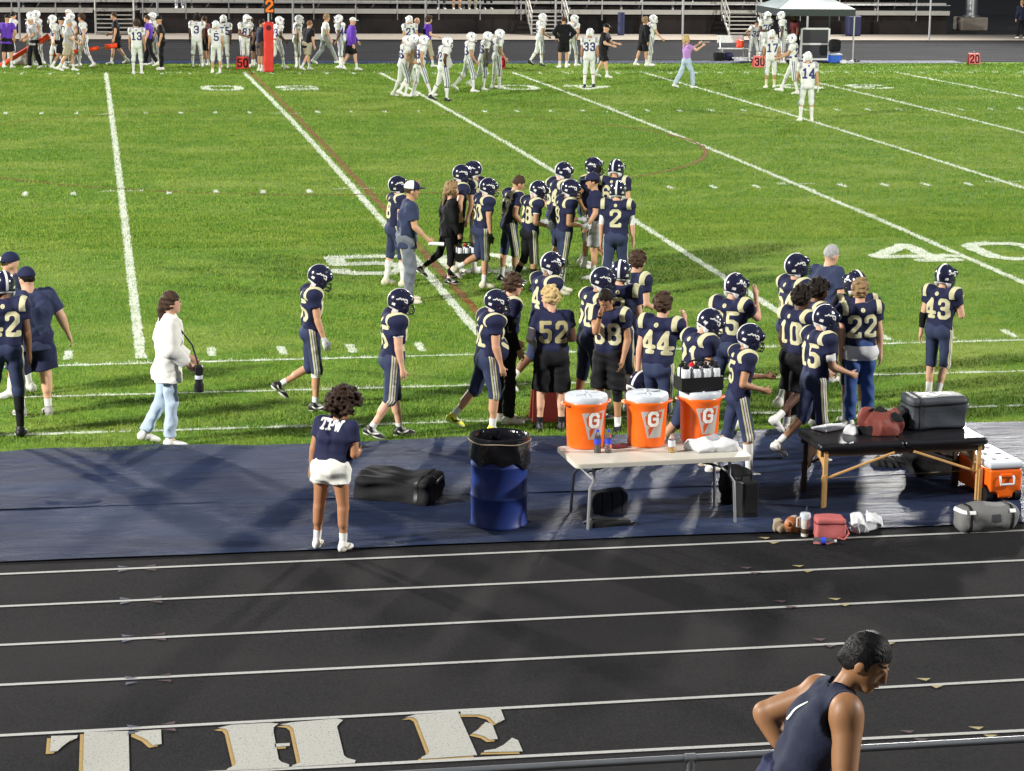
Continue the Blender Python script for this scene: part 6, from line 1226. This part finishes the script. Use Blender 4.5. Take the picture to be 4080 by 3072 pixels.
P_(3.501, 50.848, 150, 'helmeted visiting player behind the purple jacket', **AH, H=1.86, num='44', skin='skin_brown'); P_(3.742, 49.973, 4, 'coach in purple jacket, black shorts and headset striding right', **staff('purplecloth', top='long'), H=1.84, hat='capw', b=1.1, ra=(0, 10, 10, 4), la=(24, 10, 40, 6), skin='skin_light', **W1)
P_(5.915, 50.817, 100, 'helmeted visiting player behind the trio of white players', **AH, H=1.84, num='21'); P_(6.188, 51.483, 20, 'bald staff member in navy behind the trio of white players', **staff('navycloth', ('pants', 'navycloth')), H=1.76, skin='skin_light')
P_(6.599, 51.478, 8, 'staff member in purple shirt and khaki shorts holding white sheets', **staff('purplecloth', ('shorts', 'khaki', 1.3), 'tee'), H=1.82, hair=('curly', 'hair_brown'), skin='skin_light', ra=(10, 8, 80, 0), b=1.05, **W1)
P_(3.911, 37.911, 6, 'front left player of the trio of visiting players', **AH, H=1.82, num='56', lean=10, R=(18, 3, -12), L=(-8, 3, -26)); P_(4.212, 38.600, 5, 'middle player of the trio of visiting players', **AH, H=1.84, num='57', lean=8, b=1.08, **W2); P_(4.454, 38.062, 5, 'front right player of the trio of visiting players', **AH, H=1.84, num='59', lean=6, R=(20, 3, 18), L=(-8, 3, -20))
P_(4.881, 36.350, 4, 'heavy dark armed visiting player walking right in black shoes', **dict(AH, shoe=BB), H=1.86, num='72', b=1.2, skin='skin_dark', hd=(0, 14), R=(10, 3, -2), L=(-14, 3, -30))
P_(6.175, 39.799, 2, 'visiting player stepping right with one long white sock', **AH, H=1.82, num='19', skin='skin_tan', R=(16, 3, 0), L=(-16, 3, -44), ra=(4, 8, 40, 0)); P_(6.741, 40.534, 4, 'dark skinned visiting player leaning forward beside the red marker', **AH, H=1.80, num='26', skin='skin_dark', lean=10, R=(6, 3, -8), L=(-10, 3, -50)); P_(7.273, 41.095, 5, 'visiting player with bare forearms in front of the red marker', **AH, H=1.84, num='1', skin='skin_tan', R=(8, 3, -2), L=(-4, 3, -10), ra=(8, 8, 40, 0))
P_(10.738, 51.886, 8, 'helmeted visiting player in dark shoes standing on the far tarpaulin', **dict(AH, shoe=BB), H=1.88, num='9', skin='skin_tan', L=(-10, 3, -36)); P_(11.412, 50.969, 95, 'staff member in black jacket and shorts seen from behind', **staff('blackcloth', top='long'), H=1.84, hair=('short', 'hair_brown'), **ST); P_(11.902, 51.874, 30, 'helmeted visiting player right of the black jacket', **AH, H=1.84, num='4', skin='skin_light')
P_(10.253, 41.387, 74, 'visiting player number 33 walking away in dark shoes', **dict(AH, shoe=BB), H=1.86, num='33', skin='skin_tan', glove=('whiteglove', 'RL'), R=(12, 4, 0), L=(-4, 4, -14), ra=(4, 10, 20, 4)); JP = P_(11.764, 46.087, -30, 'staff member in black polo and shorts pointing with a sheet', **staff('blackcloth'), H=1.82, hat='capb', b=1.12, skin='skin_light', ra=(20, 8, 80, 0), la=(30, 8, 84, 0), **W1)
P_(14.504, 51.846, 10, 'person with blond hair all in black on the far tarpaulin', **staff('blackcloth', top='long'), H=1.78, hair=('messy', 'hair_light'), skin='skin_mid', R=(10, 3, 4), L=(-12, 3, -20)); P_(14.778, 51.843, 4, 'helmeted visiting player with his arm out right of the blond person', **AH, H=1.84, num='16', skin='skin_light', ra=(30, 8, 50, 0))
JG = P_(13.311, 41.084, 8, 'woman with long blond hair in lilac shirt and pale jeans raising a phone', **staff('lilac', ('pants', 'lightjeans'), 'tee'), H=1.70, fem=1, hair=('long', 'hair_blond'), skin='skin_light', lean=-2, ra=(62, 6, 120, 0), la=(70, 4, 122, -6), R=(22, 3, 4), L=(-22, 3, -28), hd=(0, -8))
c = V(*JG['root'].location) + JG['wrR'] + V(.1, .05, .12); b = MB(); b.box((0, 0, 0), (.3, .14, .02), b=.005); tag(b.build('tablet', M['tan']), 'flat tablet held up by the woman in lilac', 'tablet').location = c
P_(19.322, 54.195, -80, 'dark haired visiting player number 32 by the bench', **AW, H=1.62, hair=('short', 'hair_brown'), num='32', skin='skin_tan', lean=20, hd=(0, 10)); P_(19.589, 53.702, -70, 'tall helmeted visiting player with a hand at his chest', **AH, H=1.90, num='70', skin='skin_dark', ra=(10, 12, 100, -40), b=1.06); P_(20.156, 53.212, 160, 'tall helmeted visiting player number 53 under the tent edge', **AH, H=1.92, num='53', skin='skin_dark', ra=(8, 12, 70, -30), b=1.05)
P_(16.030, 40.991, 84, 'helmeted visiting player number 17 walking away toward the bench', **dict(AH, sock=(.2, 'creamcloth')), H=1.84, num='17', skin='skin_tan', R=(6, 4, -2), L=(0, 5, -4)); P_(21.154, 54.933, 190, 'dark haired person under the canopy tent', **staff('maroon', top='tee'), H=1.80, hair=('short', 'hair_dark'), skin='skin_brown')
P_(16.044, 38.683, 160, 'helmeted visiting player in profile reaching left beside number 14', **AH, H=1.84, num='22', skin='skin_mid', ra=(40, 8, 80, 0), la=(40, 8, 70, 0), R=(26, 3, 22), L=(-6, 3, -14))
P_(13.551, 29.443, 84, 'visiting player number 14 nearest the field on the right, walking away', **AH, H=1.85, num='14', skin='skin_mid', glove=('whiteglove', 'RL'), R=(0, 5, -6), L=(8, 5, -2), ra=(2, 14, 10, 8), la=(24, 8, 60, -6))
P_(35.918, 68.557, 100, 'person in dark clothes at the right edge by the far fence', **staff('tankblue', ('pants', 'blackcloth'), 'long'), H=1.74, hair=('short', 'hair_light'), skin='skin_light')
P_(-1.2 + .0, 71.75, 90, 'spectator in grey trousers standing on the stand walkway', **staff('shadegrey', ('pants', 'greycloth'), 'tee'), H=1.8, z=1.05)
for i, (x, m) in enumerate(((10.2, 'blackcloth'), (10.9, 'maroon'), (11.6, 'khaki'), (12.3, 'charcoal'))):
    P_(x, 72.35, -90, ['seated spectator in black, leftmost of the four on the stand', 'seated spectator in maroon on the far stand', 'seated spectator in tan on the far stand', 'seated spectator in grey, rightmost of the four on the stand'][i], **staff(m, ('pants', ['charcoal', 'skin_mid', 'khaki', 'blackcloth'][i]), 'long'), H=1.75, z=1.05, R=(85, 6, 2), L=(85, 6, 2), ra=(30, 10, 70, -10), la=(30, 10, 70, -10), hair=('short', 'hair_brown'))
chain((-8.221, 52.000, -0.057), (-6.967, 52.000, 0.716), .085, 'orange padded chain pole sloping across the left edge'); chain((-6.396, 51.800, 0.398), (-4.762, 51.800, 0.636), .072, 'orange padded chain pole carried by the grey polo')
